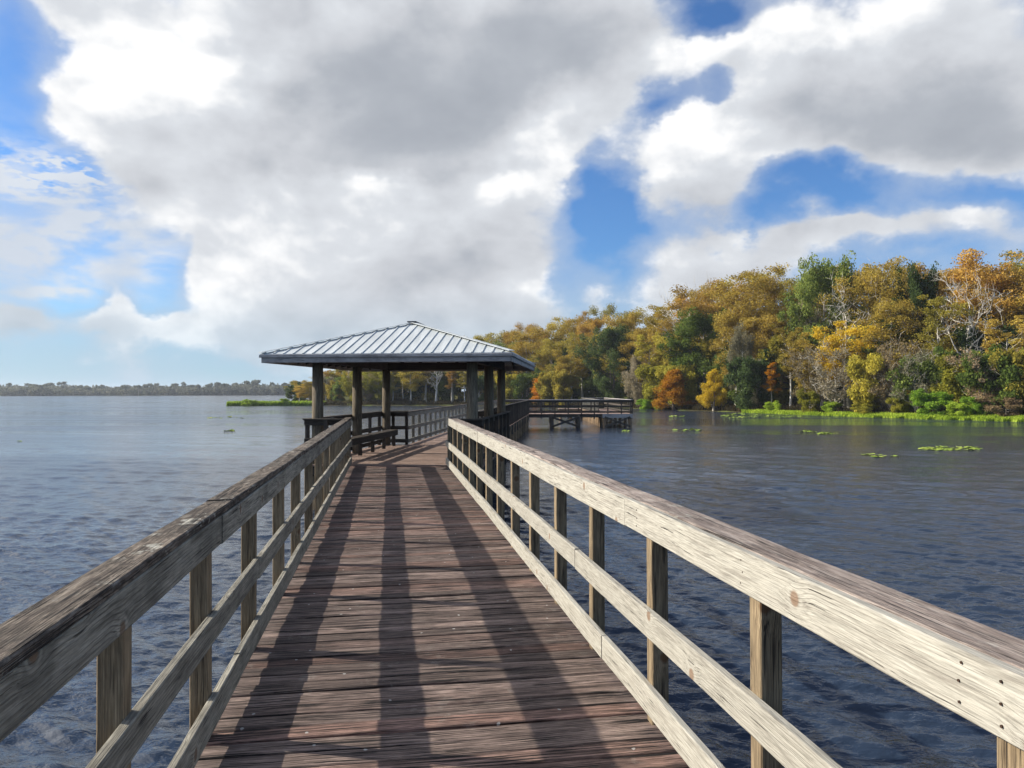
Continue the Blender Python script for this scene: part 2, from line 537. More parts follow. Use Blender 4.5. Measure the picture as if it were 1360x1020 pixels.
for X in (XL - .09, .23, XR + .09):
    single('joist', M['dim'], bw, wk(X, Y0, DECK - .17), wk(X, min(tL, tR) - .05, DECK - .17), .05, .235)
for i, Y in enumerate(np.arange(-4, 17, 2.6)):
    for X in (XL - .05, XR + .05):
        m = MB()
        m.tube([wk(X, Y, -1.5), wk(X, Y, DECK - .06)], .11, 12)
        m.build('piling', M['pile'], bw, True)
    single('cross_beam', M['dim'], bw, wk(XL - .25, Y, DECK - .38), wk(XR + .25, Y, DECK - .38), .09, .18)
# nail heads on the pale top boards near the lens
for Y in (1.5, 1.62, 2.75, 4.0):
    for z in (1.02, 1.065, 1.11):
        nm = MB()
        p = wk(XR - .0035, Y + random.uniform(-.01, .01), DECK + z + random.uniform(-.006, .006))
        nm.tube([p, p + Vector((WR.x, WR.y, 0)) * .008], .0036, 8)
        nm.build('nail_head', M['nail'], bw)

# ------------------------------------------------------------------ gazebo
gb = empty('gazebo', gz(GWID / 2, GLEN / 2, DECK), 'open gazebo on round posts with hipped ribbed metal roof over the boardwalk', 'gazebo')
decking('deck', gb, M['deck_new'], GO + GA * -.29, GA, GL, GLEN + .5, -.29, GWID + .29, DECK + .012, seg=6, jit=.002, gap=.006, bw=.142)
PZ = DECK + 2.46
for i in (0, 1):
    for j in (0, 1, 2):
        p = gz(i * GWID, j * GLEN / 2)
        m = MB()
        m.tube([V3(p, -1.5), V3(p, 1.0), V3(p, 2.2), V3(p, PZ)], [.145, .14, .136, .128], 20)
        m.build('post', M['pole'], gb, True)
for i in (0, 1):
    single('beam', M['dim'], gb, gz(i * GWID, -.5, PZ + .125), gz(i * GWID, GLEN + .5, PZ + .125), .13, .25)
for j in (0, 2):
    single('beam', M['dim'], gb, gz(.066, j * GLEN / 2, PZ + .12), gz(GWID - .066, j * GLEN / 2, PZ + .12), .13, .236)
# roof: eave rectangle in (lateral, along), ridge along the long side
EL0, EL1, EA0, EA1 = -1.10, GWID + 1.03, -.82, GLEN + .82
half = (EL1 - EL0) / 2
EZ, PITCH = DECK + 2.625, .318
RZ = EZ + half * PITCH
RL = (EL0 + EL1) / 2
RA0, RA1 = EA0 + half, EA1 - half
sl = {'front': [(EL0, EA0, EZ), (EL1, EA0, EZ), (RL, RA0, RZ)],
      'back': [(EL1, EA1, EZ), (EL0, EA1, EZ), (RL, RA1, RZ)],
      'left': [(EL0, EA1, EZ), (EL0, EA0, EZ), (RL, RA0, RZ), (RL, RA1, RZ)],
      'right': [(EL1, EA0, EZ), (EL1, EA1, EZ), (RL, RA1, RZ), (RL, RA0, RZ)]}
rf = MB()
for k, poly in sl.items():
    rf.prism([gz(*p) for p in poly][::-1], (0, 0, .018))


def rib(m, p, q, w=.034, h=.019):
    m.board(gz(p[0], p[1], p[2] + .018 + h / 2), gz(q[0], q[1], q[2] + .018 + h / 2), w, h, ch=.008)


x = .1
while x < 2 * half - .08:
    t = min(x, 2 * half - x)
    rib(rf, (EL0 + x, EA0, EZ), (EL0 + x, EA0 + t, EZ + t * PITCH))
    rib(rf, (EL0 + x, EA1, EZ), (EL0 + x, EA1 - t, EZ + t * PITCH))
    x += .2335
y = .1
while y < EA1 - EA0 - .08:
    t = min(y, EA1 - EA0 - y, half)
    rib(rf, (EL0, EA0 + y, EZ), (EL0 + t, EA0 + y, EZ + t * PITCH))
    rib(rf, (EL1, EA0 + y, EZ), (EL1 - t, EA0 + y, EZ + t * PITCH))
    y += .2335
roof = rf.build('roof', M['metal'], gb)
for (l, a, ra) in ((EL0, EA0, RA0), (EL1, EA0, RA0), (EL0, EA1, RA1), (EL1, EA1, RA1)):
    single('hip_cap', M['metal'], roof, gz(l, a, EZ + .054), gz(RL, ra, RZ + .054), .17, .014)
single('ridge_cap', M['ridge'], roof, gz(RL, RA0 - .10, RZ + .062), gz(RL, RA1 + .10, RZ + .062), .24, .03)
fo = .03
for (p, q) in (((EL0 + fo, EA0 + fo), (EL1 - fo, EA0 + fo)), ((EL0 + fo, EA1 - fo), (EL1 - fo, EA1 - fo)),
               ((EL0 + fo, EA0 + fo + .021), (EL0 + fo, EA1 - fo - .021)), ((EL1 - fo, EA0 + fo + .021), (EL1 - fo, EA1 - fo - .021))):
    f_ = single('fascia', M['fascia'], roof, gz(*p, EZ - .098), gz(*q, EZ - .098), .038, .18, ch=.006)
# the small trim that stands a little proud along the top of each fascia
    o1 = Vector((0, 0, EZ - .024))
tw = .06
for (p, q) in (((EL0 - .012, EA0 - .012), (EL1 + .012, EA0 - .012)), ((EL0 - .012, EA1 + .012), (EL1 + .012, EA1 + .012)),
               ((EL0 - .012, EA0 + .01), (EL0 - .012, EA1 - .01)), ((EL1 + .012, EA0 + .01), (EL1 + .012, EA1 - .01))):
    single('eave_trim', M['fascia'], roof, gz(*p, EZ - .034), gz(*q, EZ - .034), .03, .066, ch=.004)
for y in np.arange(EA0 + .35, EA1 - .2, .61):
    t = min(y - EA0, EA1 - y, half) - .06
    for (l, sgn) in ((EL0, 1), (EL1, -1)):
        single('rafter', M['dim'], roof, gz(l + sgn * .06, y, EZ - .085 + .06 * PITCH), gz(l + sgn * t, y, EZ - .085 + t * PITCH), .04, .14)
for x in np.arange(EL0 + .35, EL1 - .2, .61):
    t = min(x - EL0, EL1 - x, half) - .06
    for (a, sgn) in ((EA0, 1), (EA1, -1)):
        single('rafter', M['dim'], roof, gz(x, a + sgn * .06, EZ - .085 + .06 * PITCH), gz(x, a + sgn * t, EZ - .085 + t * PITCH), .04, .14)
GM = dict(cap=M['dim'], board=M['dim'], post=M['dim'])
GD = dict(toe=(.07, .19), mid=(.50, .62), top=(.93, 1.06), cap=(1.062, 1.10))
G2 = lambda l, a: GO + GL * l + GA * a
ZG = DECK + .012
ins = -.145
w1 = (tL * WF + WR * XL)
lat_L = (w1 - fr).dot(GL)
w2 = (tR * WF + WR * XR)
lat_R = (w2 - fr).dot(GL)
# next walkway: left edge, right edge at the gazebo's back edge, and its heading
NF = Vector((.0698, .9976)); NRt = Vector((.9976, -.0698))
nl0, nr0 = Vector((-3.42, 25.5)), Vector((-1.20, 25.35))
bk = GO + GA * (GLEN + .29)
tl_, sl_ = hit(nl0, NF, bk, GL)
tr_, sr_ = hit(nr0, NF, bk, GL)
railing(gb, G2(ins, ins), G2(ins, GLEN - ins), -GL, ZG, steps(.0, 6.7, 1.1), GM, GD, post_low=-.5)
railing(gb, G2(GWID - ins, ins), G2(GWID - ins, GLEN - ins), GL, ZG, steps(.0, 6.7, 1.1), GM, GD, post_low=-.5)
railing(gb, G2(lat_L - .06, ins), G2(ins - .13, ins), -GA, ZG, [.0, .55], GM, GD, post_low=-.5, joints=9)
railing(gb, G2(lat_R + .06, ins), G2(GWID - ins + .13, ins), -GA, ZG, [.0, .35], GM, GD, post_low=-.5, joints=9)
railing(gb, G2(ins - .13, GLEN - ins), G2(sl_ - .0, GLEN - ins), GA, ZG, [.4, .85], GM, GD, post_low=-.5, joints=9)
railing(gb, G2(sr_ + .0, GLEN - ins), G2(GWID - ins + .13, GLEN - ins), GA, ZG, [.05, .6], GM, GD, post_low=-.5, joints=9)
for l in (-.2, GWID / 2, GWID + .2):
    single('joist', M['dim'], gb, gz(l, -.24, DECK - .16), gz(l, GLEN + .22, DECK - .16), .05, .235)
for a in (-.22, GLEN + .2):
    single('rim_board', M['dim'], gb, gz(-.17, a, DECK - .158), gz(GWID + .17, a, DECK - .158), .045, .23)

# bench inside, along the lake side
bn = empty('bench', gz(.28, 3.6, ZG), 'long dark timber bench under the gazebo roof, along its lake-side railing', 'bench')
m = MB()
for k, l in enumerate((.215, .375)):
    m.board(gz(l, .9, ZG + .50), gz(l, 6.3, ZG + .50), .15, .038, ch=.005, seg=4, jit=.002)
m.build('seat', M['dim'], bn)
single('apron', M['dim'], bn, gz(.43, .92, ZG + .41), gz(.43, 6.28, ZG + .41), .038, .14)
for a in (1.1, 2.35, 3.6, 4.85, 6.1):
    single('leg', M['dim'], bn, gz(.36, a, ZG + .001), gz(.36, a, ZG + .478), .089, .089, up=(GA.x, GA.y, 0))

# ------------------------------------------------------------------ the walkway beyond the gazebo and the pier at its end
nw = empty('walkway', Vector((-1, 43, DECK)), 'narrow walkway running on behind the gazebo towards the wooded shore', 'walkway')
DE = 60.0
nend_r = nr0 + NF * ((DE - nr0.y) / NF.y)
nend_l = nl0 + NF * ((DE + 2.2 - nl0.y) / NF.y)
ns_l, ns_r = nl0 + NF * tl_, nr0 + NF * tr_
dmid = nr0 + NF * tr_
decking('deck', nw, M['deck_new'], dmid + NF * .05, NF, NRt, (nend_r - dmid).length - .1, -2.26, .12, DECK, seg=2, jit=.002)
NM = dict(cap=M['dim'], board=M['dim'], post=M['dim'])
NML = dict(cap=M['grey_top'], board=M['grey'], post=M['grey'])
Ll = (nend_l - ns_l).length
Lr = (nend_r - ns_r).length
railing(nw, ns_l, nend_l, -NRt, DECK, steps(.0, Ll, 1.15), NML, GD, detail=False, joints=4.8, post_low=-.35)
railing(nw, ns_r, nend_r, NRt, DECK, steps(.0, Lr, 1.15), NM, GD, detail=False, joints=4.8, post_low=-.55)
for e, s_ in ((ns_l - NRt * .06, Ll - 2.2), (ns_r + NRt * .06, Lr)):
    single('joist', M['dim'], nw, V3(e, DECK - .16), V3(e + NF * s_, DECK - .16), .05, .235)
    for y in np.arange(.8, s_, 2.3):
        m = MB()
        m.tube([V3(e + NF * y, -1.5), V3(e + NF * y, DECK - .05)], .10, 10)
        m.build('piling', M['pile'], nw, True)

pr = empty('pier', Vector((5, 62, DECK)), 'far grey pier with cross braced pilings ending in a platform on the lake', 'pier')
X0, X1, X2 = nend_r.x, 7.1, 9.3
ex, ey = Vector((1, 0)), Vector((0, 1))
decking('deck', pr, M['deck_new'], Vector((-1.2, DE - .02)), ex, ey, X2 + 1.2, -.1, 2.3, DECK, seg=1, jit=.002)
decking('deck', pr, M['deck_new'], Vector((X1, DE + 2.32)), ey, ex, 15.5, -.1, X2 - X1 + .1, DECK, seg=1, jit=.002)
PM = dict(cap=M['fascia'], board=M['dim'], post=M['dim'])
PD = dict(toe=(.07, .20), mid=(.50, .64), top=(.90, 1.06), cap=(1.062, 1.10))
railing(pr, (X0, DE), (X2, DE), -ey, DECK, steps(.02, X2 - X0, 1.03) + [X2 - X0 - .1], PM, PD, detail=False, joints=4.1, post_low=-.4)
railing(pr, nend_l, (X1, nend_l.y), ey, DECK, steps(.0, X1 - nend_l.x, 1.03), PM, PD, detail=False, joints=4.1, post_low=-.4)
railing(pr, (X2, DE), (X2, DE + 17.7), ex, DECK, steps(.02, 17.7, 1.1), PM, PD, detail=False, joints=4.1, post_low=-.4)
railing(pr, (X1, nend_l.y + .2), (X1, DE + 17.7), -ex, DECK, steps(.02, 15.3, 1.1), dict(cap=M['grey'], board=M['grey'], post=M['grey']), PD, detail=False, joints=4.1, post_low=-.4)
railing(pr, (X1 - .1, DE + 17.8), (X2 + .1, DE + 17.8), ey, DECK, [.1, 1.1, 2.2], PM, PD, detail=False, joints=4.1, post_low=-.4)
for y in (DE + .0, DE + 2.12):
    single('joist', M['dim'], pr, (X0, y, DECK - .165), (X2, y, DECK - .165), .05, .24)
single('skirt_board', M['fascia'], pr, (X1 - .05, DE - .13, DECK - .17), (X2 + .1, DE - .13, DECK - .17), .04, .30)
single('skirt_board', M['pile'], pr, (X1 - .09, DE - .1, DECK - .20), (X1 - .09, DE + 17.6, DECK - .20), .04, .30)
piles = [(3.12, DE + .0), (5.2, DE + .0), (3.12, DE + 2.1), (5.2, DE + 2.1), (X1 + .12, DE + .02), (X2 - .08, DE + .02)]
for y in np.arange(2.2, 17.6, 1.25):
    piles.append((X1 + .05, DE + y))
for y in np.arange(2.6, 17.6, 3):
    piles.append((X2 - .08, DE + y))
for (x, y) in piles:
    m = MB()
    m.tube([(x, y, -1.5), (x, y, DECK - .05)], .13, 12)
    m.build('piling', M['pile'] if x > 7 else M['dim'], pr, True)
for (xa, xb) in ((3.12, 5.2), (X1 + .12, X2 - .08)):
    for zz, yy in (((.10, .84), -.15), ((.84, .10), -.20)):
        single('brace', M['dim'], pr, (xa, DE + yy, zz[0]), (xb, DE + yy, zz[1]), .04, .15)
# the finger pier that turns off the back of the platform
for x in (4.9, 5.9, 6.9):
    m = MB(); m.tube([(x, DE + 17.5, -1.5), (x, DE + 17.5, DECK - .05)], .16, 12)
    m.build('piling', M['pile'], pr, True)
single('skirt_board', M['pile'], pr, (4.7, DE + 17.3, DECK - .22), (7.0, DE + 17.3, DECK - .22), .04, .42)
decking('deck', pr, M['deck_new'], Vector((4.7, DE + 17.25)), ex, ey, 2.3, 0, 2.0, DECK, seg=1, jit=.002)

# ------------------------------------------------------------------ land and water
SHORE = [(200, -40), (120, 25), (72, 50), (46, 69), (38, 83), (31.4, 98), (25, 113), (20, 125), (11, 141), (1.5, 152), (-12, 157), (-28, 160), (-45, 162), (-57, 161), (-62, 165),
         (-58, 172), (-62, 200), (-80, 300), (-120, 600), (-190, 700), (-330, 716), (-480, 724), (-900, 760), (-3500, 900)]
LAND = np.array(SHORE + [(-3500, 4500), (3500, 4500), (3500, -400), (600, -400)], float)


def land_dist(P):
    """signed distance to the shore: positive on land"""
    P = np.asarray(P, float)
    inside = np.zeros(len(P), bool)
    dist = np.full(len(P), 1e9)
    n = len(LAND)
    for i in range(n):
        a, b = LAND[i], LAND[(i + 1) % n]
        ab = b - a
        t = np.clip(((P - a) @ ab) / (ab @ ab), 0, 1)
        dist = np.minimum(dist, np.linalg.norm(P - a - t[:, None] * ab, axis=1))
        cond = (a[1] > P[:, 1]) != (b[1] > P[:, 1])
        xx = (b[0] - a[0]) * (P[:, 1] - a[1]) / (b[1] - a[1] + 1e-12) + a[0]
        inside ^= cond & (P[:, 0] < xx)
    return np.where(inside, dist, -dist)


def ground_z(d, P):
    bumps = .12 * np.sin(P[:, 0] * .7) * np.cos(P[:, 1] * .6) + .1 * np.sin(P[:, 0] * .23 + P[:, 1] * .31)
    return np.where(d > 0, .05 + np.minimum(d, 6) * .06 + np.minimum(np.maximum(d - 6, 0), 60) * .03 + bumps * np.clip(d / 4, 0, 1), np.maximum(-1.6, d * .35))


def grid_obj(name, xs, ys, zf, mat):
    X, Y = np.meshgrid(xs, ys)
    P = np.stack([X.ravel(), Y.ravel()], 1)
    Z = zf(P)
    nx, ny = len(xs), len(ys)
    i = np.arange(nx * ny).reshape(ny, nx)
    q = np.stack([i[:-1, :-1].ravel(), i[:-1, 1:].ravel(), i[1:, 1:].ravel(), i[1:, :-1].ravel()], 1)
    me = bpy.data.meshes.new(name)
    me.from_pydata(np.column_stack([P, Z]).tolist(), [], q.tolist())
    me.materials.append(mat)
    me.polygons.foreach_set('use_smooth', [True] * len(me.polygons))
    o = bpy.data.objects.new(name, me)
    col.objects.link(o)
    return o


xs = np.unique(np.concatenate([np.linspace(-3400, -300, 30), np.linspace(-300, -90, 30), np.linspace(-90, 90, 150), np.linspace(90, 300, 25), np.linspace(300, 3400, 25)]))
ys = np.unique(np.concatenate([np.linspace(-390, 0, 14), np.linspace(0, 40, 10), np.linspace(40, 200, 140), np.linspace(200, 800, 60), np.linspace(800, 4400, 25)]))
tag(grid_obj('ground', xs, ys, lambda P: ground_z(land_dist(P), P), M['ground']), kind='structure')


def lake():
    """one sheet of water: rings about the boardwalk, real wavelets where it is seen close up, flat far out"""
    rng = np.random.default_rng(11)
    rs = [.05, .5, 1.0, 1.5]
    while rs[-1] < 120:
        rs.append(rs[-1] + max(.032, rs[-1] ** 2 / 2200 * .42))
    while rs[-1] < 5200:
        rs.append(rs[-1] * 1.09)
    rs = np.array(rs)
    ang = np.concatenate([np.arange(-54, 54, .125), np.arange(54, 306, 4.2)])
    ang = np.radians(ang)
    Rr, A = np.meshgrid(rs, ang, indexing='ij')
    X, Y = Rr * np.sin(A), Rr * np.cos(A)
    dr = np.gradient(rs)
    step = np.maximum(dr, rs * np.radians(.125))[:, None]
    Z = np.zeros_like(X)
    nw_ = 66
    lam = np.where(np.arange(nw_) < 50, np.exp(rng.uniform(np.log(.11), np.log(.70), nw_)), np.exp(rng.uniform(np.log(.7), np.log(2.6), nw_)))
    th = R(250) + rng.normal(0, .62, nw_)
    ph = rng.uniform(0, 6.28, nw_)
    sl_ = .185 * math.sqrt(2 / nw_) * rng.uniform(.6, 1.4, nw_) * np.where(lam < .70, 1.10, .80)
    for L_, t_, p_, s_ in zip(lam, th, ph, sl_):
        k = 2 * np.pi / L_
        res = np.clip((L_ / step - 2.0) / 3.0, 0, 1)
        arg = k * (X * math.cos(t_) + Y * math.sin(t_)) + p_ + .9 * np.sin(X * .9 / L_ ** .5 * .6 + Y * .5 + p_ * 3)
        Z += (s_ / k) * res * (np.sin(arg) + .22 * np.sin(2 * arg + 1.57))
    grp = 1 + .35 * np.sin(X * .33 + 1.2 * np.sin(Y * .21)) * np.sin(Y * .27 + 1.1 * np.sin(X * .19))
    edge = np.clip((np.radians(53) - np.abs(A)) / np.radians(6), 0, 1)
    Z *= grp * edge * np.clip((118 - Rr) / 30, 0, 1)
    nr, na = Z.shape
    i = np.arange(nr * na).reshape(nr, na)
    j = np.roll(i, -1, axis=1)
    Fc = np.stack([i[:-1].ravel(), i[1:].ravel(), j[1:].ravel(), j[:-1].ravel()], 1)[:, ::-1]
    V = np.stack([X.ravel(), Y.ravel(), Z.ravel()], 1)
    o = bpy.data.objects.new('water', quads_mesh('water', V, Fc, None, M['water'], True))
    col.objects.link(o)
    return tag(o, kind='structure')




# ------------------------------------------------------------------ vegetation
def tubes_mesh(paths, n=5):
    """paths: list of (pts Nx3, radii N)"""
    V, Fc = [], []
    b = 0
    ang = np.arange(n) * 2 * np.pi / n
    for pts, rad in paths:
        pts = np.asarray(pts, float)
        d = np.gradient(pts, axis=0)
        d /= np.linalg.norm(d, axis=1)[:, None] + 1e-9
        ref = np.where(np.abs(d[:, [2]]) > .9, np.array([[1., 0, 0]]), np.array([[0, 0, 1.]]))
        u = np.cross(d, ref)
        u /= np.linalg.norm(u, axis=1)[:, None] + 1e-9
        w = np.cross(d, u)
        rg = pts[:, None, :] + (u[:, None, :] * np.cos(ang)[None, :, None] + w[:, None, :] * np.sin(ang)[None, :, None]) * np.asarray(rad)[:, None, None]
        V.append(rg.reshape(-1, 3))
        k = len(pts)
        i = np.arange(k * n).reshape(k, n) + b
        j = np.roll(i, -1, axis=1)
        Fc.append(np.stack([i[:-1].ravel(), j[:-1].ravel(), j[1:].ravel(), i[1:].ravel()], 1))
        b += k * n
    return np.concatenate(V), np.concatenate(Fc)


def quads_mesh(name, V, Fc, attr=None, mat=None, smooth=False):
    me = bpy.data.meshes.new(name)
    V = np.asarray(V, np.float32)
    Fc = np.asarray(Fc, np.int32)
    me.vertices.add(len(V))
    me.vertices.foreach_set('co', V.ravel())
    k = Fc.shape[1]
    me.loops.add(Fc.size)
    me.loops.foreach_set('vertex_index', Fc.ravel())
    me.polygons.add(len(Fc))
    me.polygons.foreach_set('loop_start', np.arange(len(Fc), dtype=np.int32) * k)
    me.polygons.foreach_set('loop_total', np.full(len(Fc), k, np.int32))
    if smooth:
        me.polygons.foreach_set('use_smooth', np.ones(len(Fc), bool))
    me.update(calc_edges=True)
    if attr is not None:
        a = me.attributes.new('lrnd', 'FLOAT', 'FACE')
        a.data.foreach_set('value', np.asarray(attr, np.float32))
    if mat:
        me.materials.append(mat)
    return me


def leaf_quads(C, rnd, size, rng, aspect=.55, hang=0.0, flat=0.0):
    """diamond leaves at centres C"""
    n = len(C)
    d = rng.normal(size=(n, 3))
    d[:, 2] = d[:, 2] * (1 - flat) - hang
    d /= np.linalg.norm(d, axis=1)[:, None]
    e = rng.normal(size=(n, 3))
    e -= (e * d).sum(1)[:, None] * d
    e /= np.linalg.norm(e, axis=1)[:, None]
    s = size * rng.uniform(.6, 1.4, n)[:, None]
    P = np.stack([C - d * s, C + e * s * aspect, C + d * s, C - e * s * aspect], 1).reshape(-1, 3)
    return P, np.arange(4 * n).reshape(n, 4), rnd


def grow(rng, H, cb, cr, nb, style, r0, sub=4, lean=.04, twigs=0):
    """a tree skeleton -> (tube paths, leaf clump centres)"""
    k = 9
    t = np.linspace(0, 1, k)
    wig = np.cumsum(rng.normal(0, lean * H / k, (k, 2)), 0) * 1.1
    fl = 1 + .9 * np.exp(-t * 14)
    top = .93 if style in ('spire', 'cone') else .86
    trunk = np.column_stack([wig, t * H * top])
    tr = r0 * (1 - t * .86) * fl
    paths = [(trunk, tr)]
    clumps = []
    for i in range(nb):
        u = cb + (1 - cb) * ((i + rng.uniform(.1, .9)) / nb)
        p = np.array([np.interp(u, t, trunk[:, 0]), np.interp(u, t, trunk[:, 1]), u * H * top])
        v = (u - cb) / (1 - cb)
        if style == 'flat':
            L = cr * (.55 + .6 * v) * rng.uniform(.7, 1.15) if v < .8 else cr * rng.uniform(.5, .95)
            up = .35 + .65 * v
        elif style == 'round':
            L = cr * math.sqrt(max(.08, 1 - (2 * v - 1) ** 2)) * rng.uniform(.75, 1.1)
            up = -.05 + .9 * v
        elif style == 'cone':
            L = cr * (1.05 - .85 * v) * rng.uniform(.7, 1.1)
            up = .12 + .35 * v
        elif style == 'spire':
            L = cr * (1.0 - .75 * v) * rng.uniform(.5, 1.2)
            up = .25
        else:                                   # 'vase'
            L = cr * (.8 + .5 * v) * rng.uniform(.7, 1.15)
            up = .8 + .5 * v
        az = i * 2.4 + rng.uniform(-.6, .6)
        dirv = np.array([math.cos(az), math.sin(az), up])
        dirv /= np.linalg.norm(dirv)
        m = 6
        s = np.linspace(0, 1, m)
        crook = np.cumsum(rng.normal(0, .07 * L, (m, 3)), 0)
        crook[0] = 0
        br = p + dirv * (s * L)[:, None] + crook + np.array([0, 0, .10 * L]) * (s ** 2)[:, None]
        rb = max(.02, r0 * (1 - u * .8) * .45)
        paths.append((br, rb * (1 - s * .8)))
        for j in range(sub):
            w = rng.uniform(.35, 1.0)
            q0 = np.array([np.interp(w, s, br[:, c]) for c in range(3)])
            d2 = dirv * .5 + rng.normal(0, .6, 3) + np.array([0, 0, .25])
            d2 /= np.linalg.norm(d2)
            l2 = L * rng.uniform(.25, .5)
            sb = q0 + d2 * (np.linspace(0, 1, 4) * l2)[:, None] + np.cumsum(rng.normal(0, .05 * l2, (4, 3)), 0)
            sb[0] = q0
            paths.append((sb, rb * .4 * np.array([1, .75, .5, .2])))
            clumps.append(sb[-1]); clumps.append(sb[2])
            for _ in range(twigs):
                d3 = d2 * .5 + rng.normal(0, .6, 3) + np.array([0, 0, .2])
                d3 /= np.linalg.norm(d3)
                l3 = l2 * rng.uniform(.4, .8)
                b0 = sb[rng.integers(1, 4)]
                tw_ = b0 + d3 * (np.linspace(0, 1, 3) * l3)[:, None] + np.cumsum(rng.normal(0, .06 * l3, (3, 3)), 0)
                tw_[0] = b0
                paths.append((tw_, max(.016, rb * .2) * np.array([1, .7, .35])))
        clumps.append(br[-1]); clumps.append(br[-2])
    clumps.append(trunk[-1])
    return paths, np.array(clumps)


PROTO = {}


def proto(key, seed, H, cb, cr, nb, style, r0, per=60, size=.16, crx=.9, crz=.45, sub=4, twigs=0, bare=0.0, hang=0, moss=False, flat=.3, lean=.04, up_shift=.1):
    rng = np.random.default_rng(seed)
    paths, cl = grow(rng, H, cb, cr, nb, style, r0, sub, lean, twigs)
    V, Fc = tubes_mesh([p for p in paths if p[1][0] > .0], 6)
    tm = quads_mesh(key + '_trunk', V, Fc, smooth=True)
    cm = None
    if per:
        cl = cl[rng.uniform(size=len(cl)) >= bare]
        n = len(cl) * per
        idx = np.repeat(np.arange(len(cl)), per)
        g = rng.normal(size=(n, 3))
        g /= np.linalg.norm(g, axis=1)[:, None]
        g *= rng.uniform(0, 1, n)[:, None] ** .45
        siz = rng.uniform(.6, 1.25, len(cl))[idx][:, None]
        C = cl[idx] + g * np.array([crx, crx, crz]) * siz
        C[:, 2] += up_shift
        if moss:                                  # streamers hanging below the branches
            C[:, 2] -= rng.uniform(0, 1.6, n) ** 1.5
        crnd = rng.uniform(0, 1, len(cl))[idx] * .65 + rng.uniform(0, .35, n)
        P, Fq, a = leaf_quads(C, crnd, size, rng, aspect=.22 if hang else .55, hang=hang, flat=flat)
        cm = quads_mesh(key + '_crown', P, Fq, a)
    PROTO[key] = (tm, cm, H, cr)


# key, seed, height, crown base, crown radius, branches, style, trunk radius
for i in range(4):
    proto('cyp%d' % i, 10 + i, 15.5, .42, 4.2, 17, 'flat', .30, per=115, size=.112, crx=1.3, crz=.58, sub=5, bare=.32, twigs=1)
for i in range(2):
    proto('dome%d' % i, 20 + i, 14.5, .30, 4.4, 20, 'round', .30, per=110, size=.112, crx=1.25, crz=.68, sub=5, bare=.3, twigs=1)
for i in range(2):
    proto('oak%d' % i, 30 + i, 11.0, .16, 4.3, 24, 'round', .34, per=110, size=.125, crx=1.0, crz=.8, sub=5)
proto('slim0', 41, 12.0, .40, 2.0, 18, 'spire', .17, per=75, size=.10, crx=.62, crz=.32, sub=3, bare=.1)
proto('slim1', 42, 12.5, .46, 2.3, 15, 'vase', .19, per=70, size=.10, crx=.7, crz=.35, sub=3, bare=.2)
for i in range(2):
    proto('small%d' % i, 50 + i, 6.2, .08, 2.3, 26, 'cone', .17, per=110, size=.09, crx=.75, crz=.55, sub=4, bare=.28)
proto('layer0', 55, 8.5, .32, 2.9, 13, 'flat', .16, per=120, size=.095, crx=.95, crz=.36, sub=4, bare=.1)
proto('bare0', 61, 13.0, .42, 4.2, 13, 'vase', .46, per=0, sub=6, twigs=5)
proto('bare1', 62, 10.5, .35, 3.0, 12, 'vase', .32, per=0, sub=5, twigs=5)
proto('mossy0', 65, 11.5, .25, 3.0, 16, 'round', .24, per=75, size=.2, crx=.7, crz=.4, sub=4, twigs=2, hang=2.2, moss=True)
proto('mossy1', 66, 13.5, .35, 3.3, 15, 'flat', .26, per=75, size=.2, crx=.7, crz=.4, sub=4, twigs=2, hang=2.2, moss=True)
for i in range(2):
    proto('bush%d' % i, 70 + i, 2.6, .03, 1.6, 16, 'round', .06, per=120, size=.08, crx=.5, crz=.38, sub=4)
for i in range(2):
    proto('brush%d' % i, 75 + i, 4.2, .05, 2.3, 18, 'vase', .08, per=22, size=.10, crx=.5, crz=.4, sub=5, twigs=4, bare=.2)


def palm_proto():
    rng = np.random.default_rng(81)
    H = 8.5
    t = np.linspace(0, 1, 10)
    trunk = np.column_stack([.3 * np.sin(t * 1.5), .1 * t, t * H])
    V, Fc = tubes_mesh([(trunk, .19 - .03 * t)], 8)
    tm = quads_mesh('palm_trunk', V, Fc, smooth=True)
    P, rn = [], []
    top = trunk[-1]
    for i in range(34):
        az, el = i * 2.4, rng.uniform(-.5, 1.3)
        d = np.array([math.cos(az) * math.cos(el), math.sin(az) * math.cos(el), math.sin(el)])
        s = np.cross(d, [0, 0, 1.]); s /= np.linalg.norm(s)
        u = np.cross(s, d)
        b = top + d * .9
        r_ = rng.uniform(0, 1)
        for a in np.linspace(-1.25, 1.25, 19):
            f = d * math.cos(a) + s * math.sin(a)
            L = rng.uniform(.75, 1.0)
            w = np.cross(f, u) * .05
            e = b + f * L * .6 + u * .05
            P += [b, e + w, b + f * L - np.array([0, 0, .22]), e - w]
            rn.append(r_ * .6 + rng.uniform(0, .4))
    cm = quads_mesh('palm_crown', np.array(P), np.arange(len(P)).reshape(-1, 4), rn)
    PROTO['palm'] = (tm, cm, H + .8, 1.9)


palm_proto()
PLACED = []


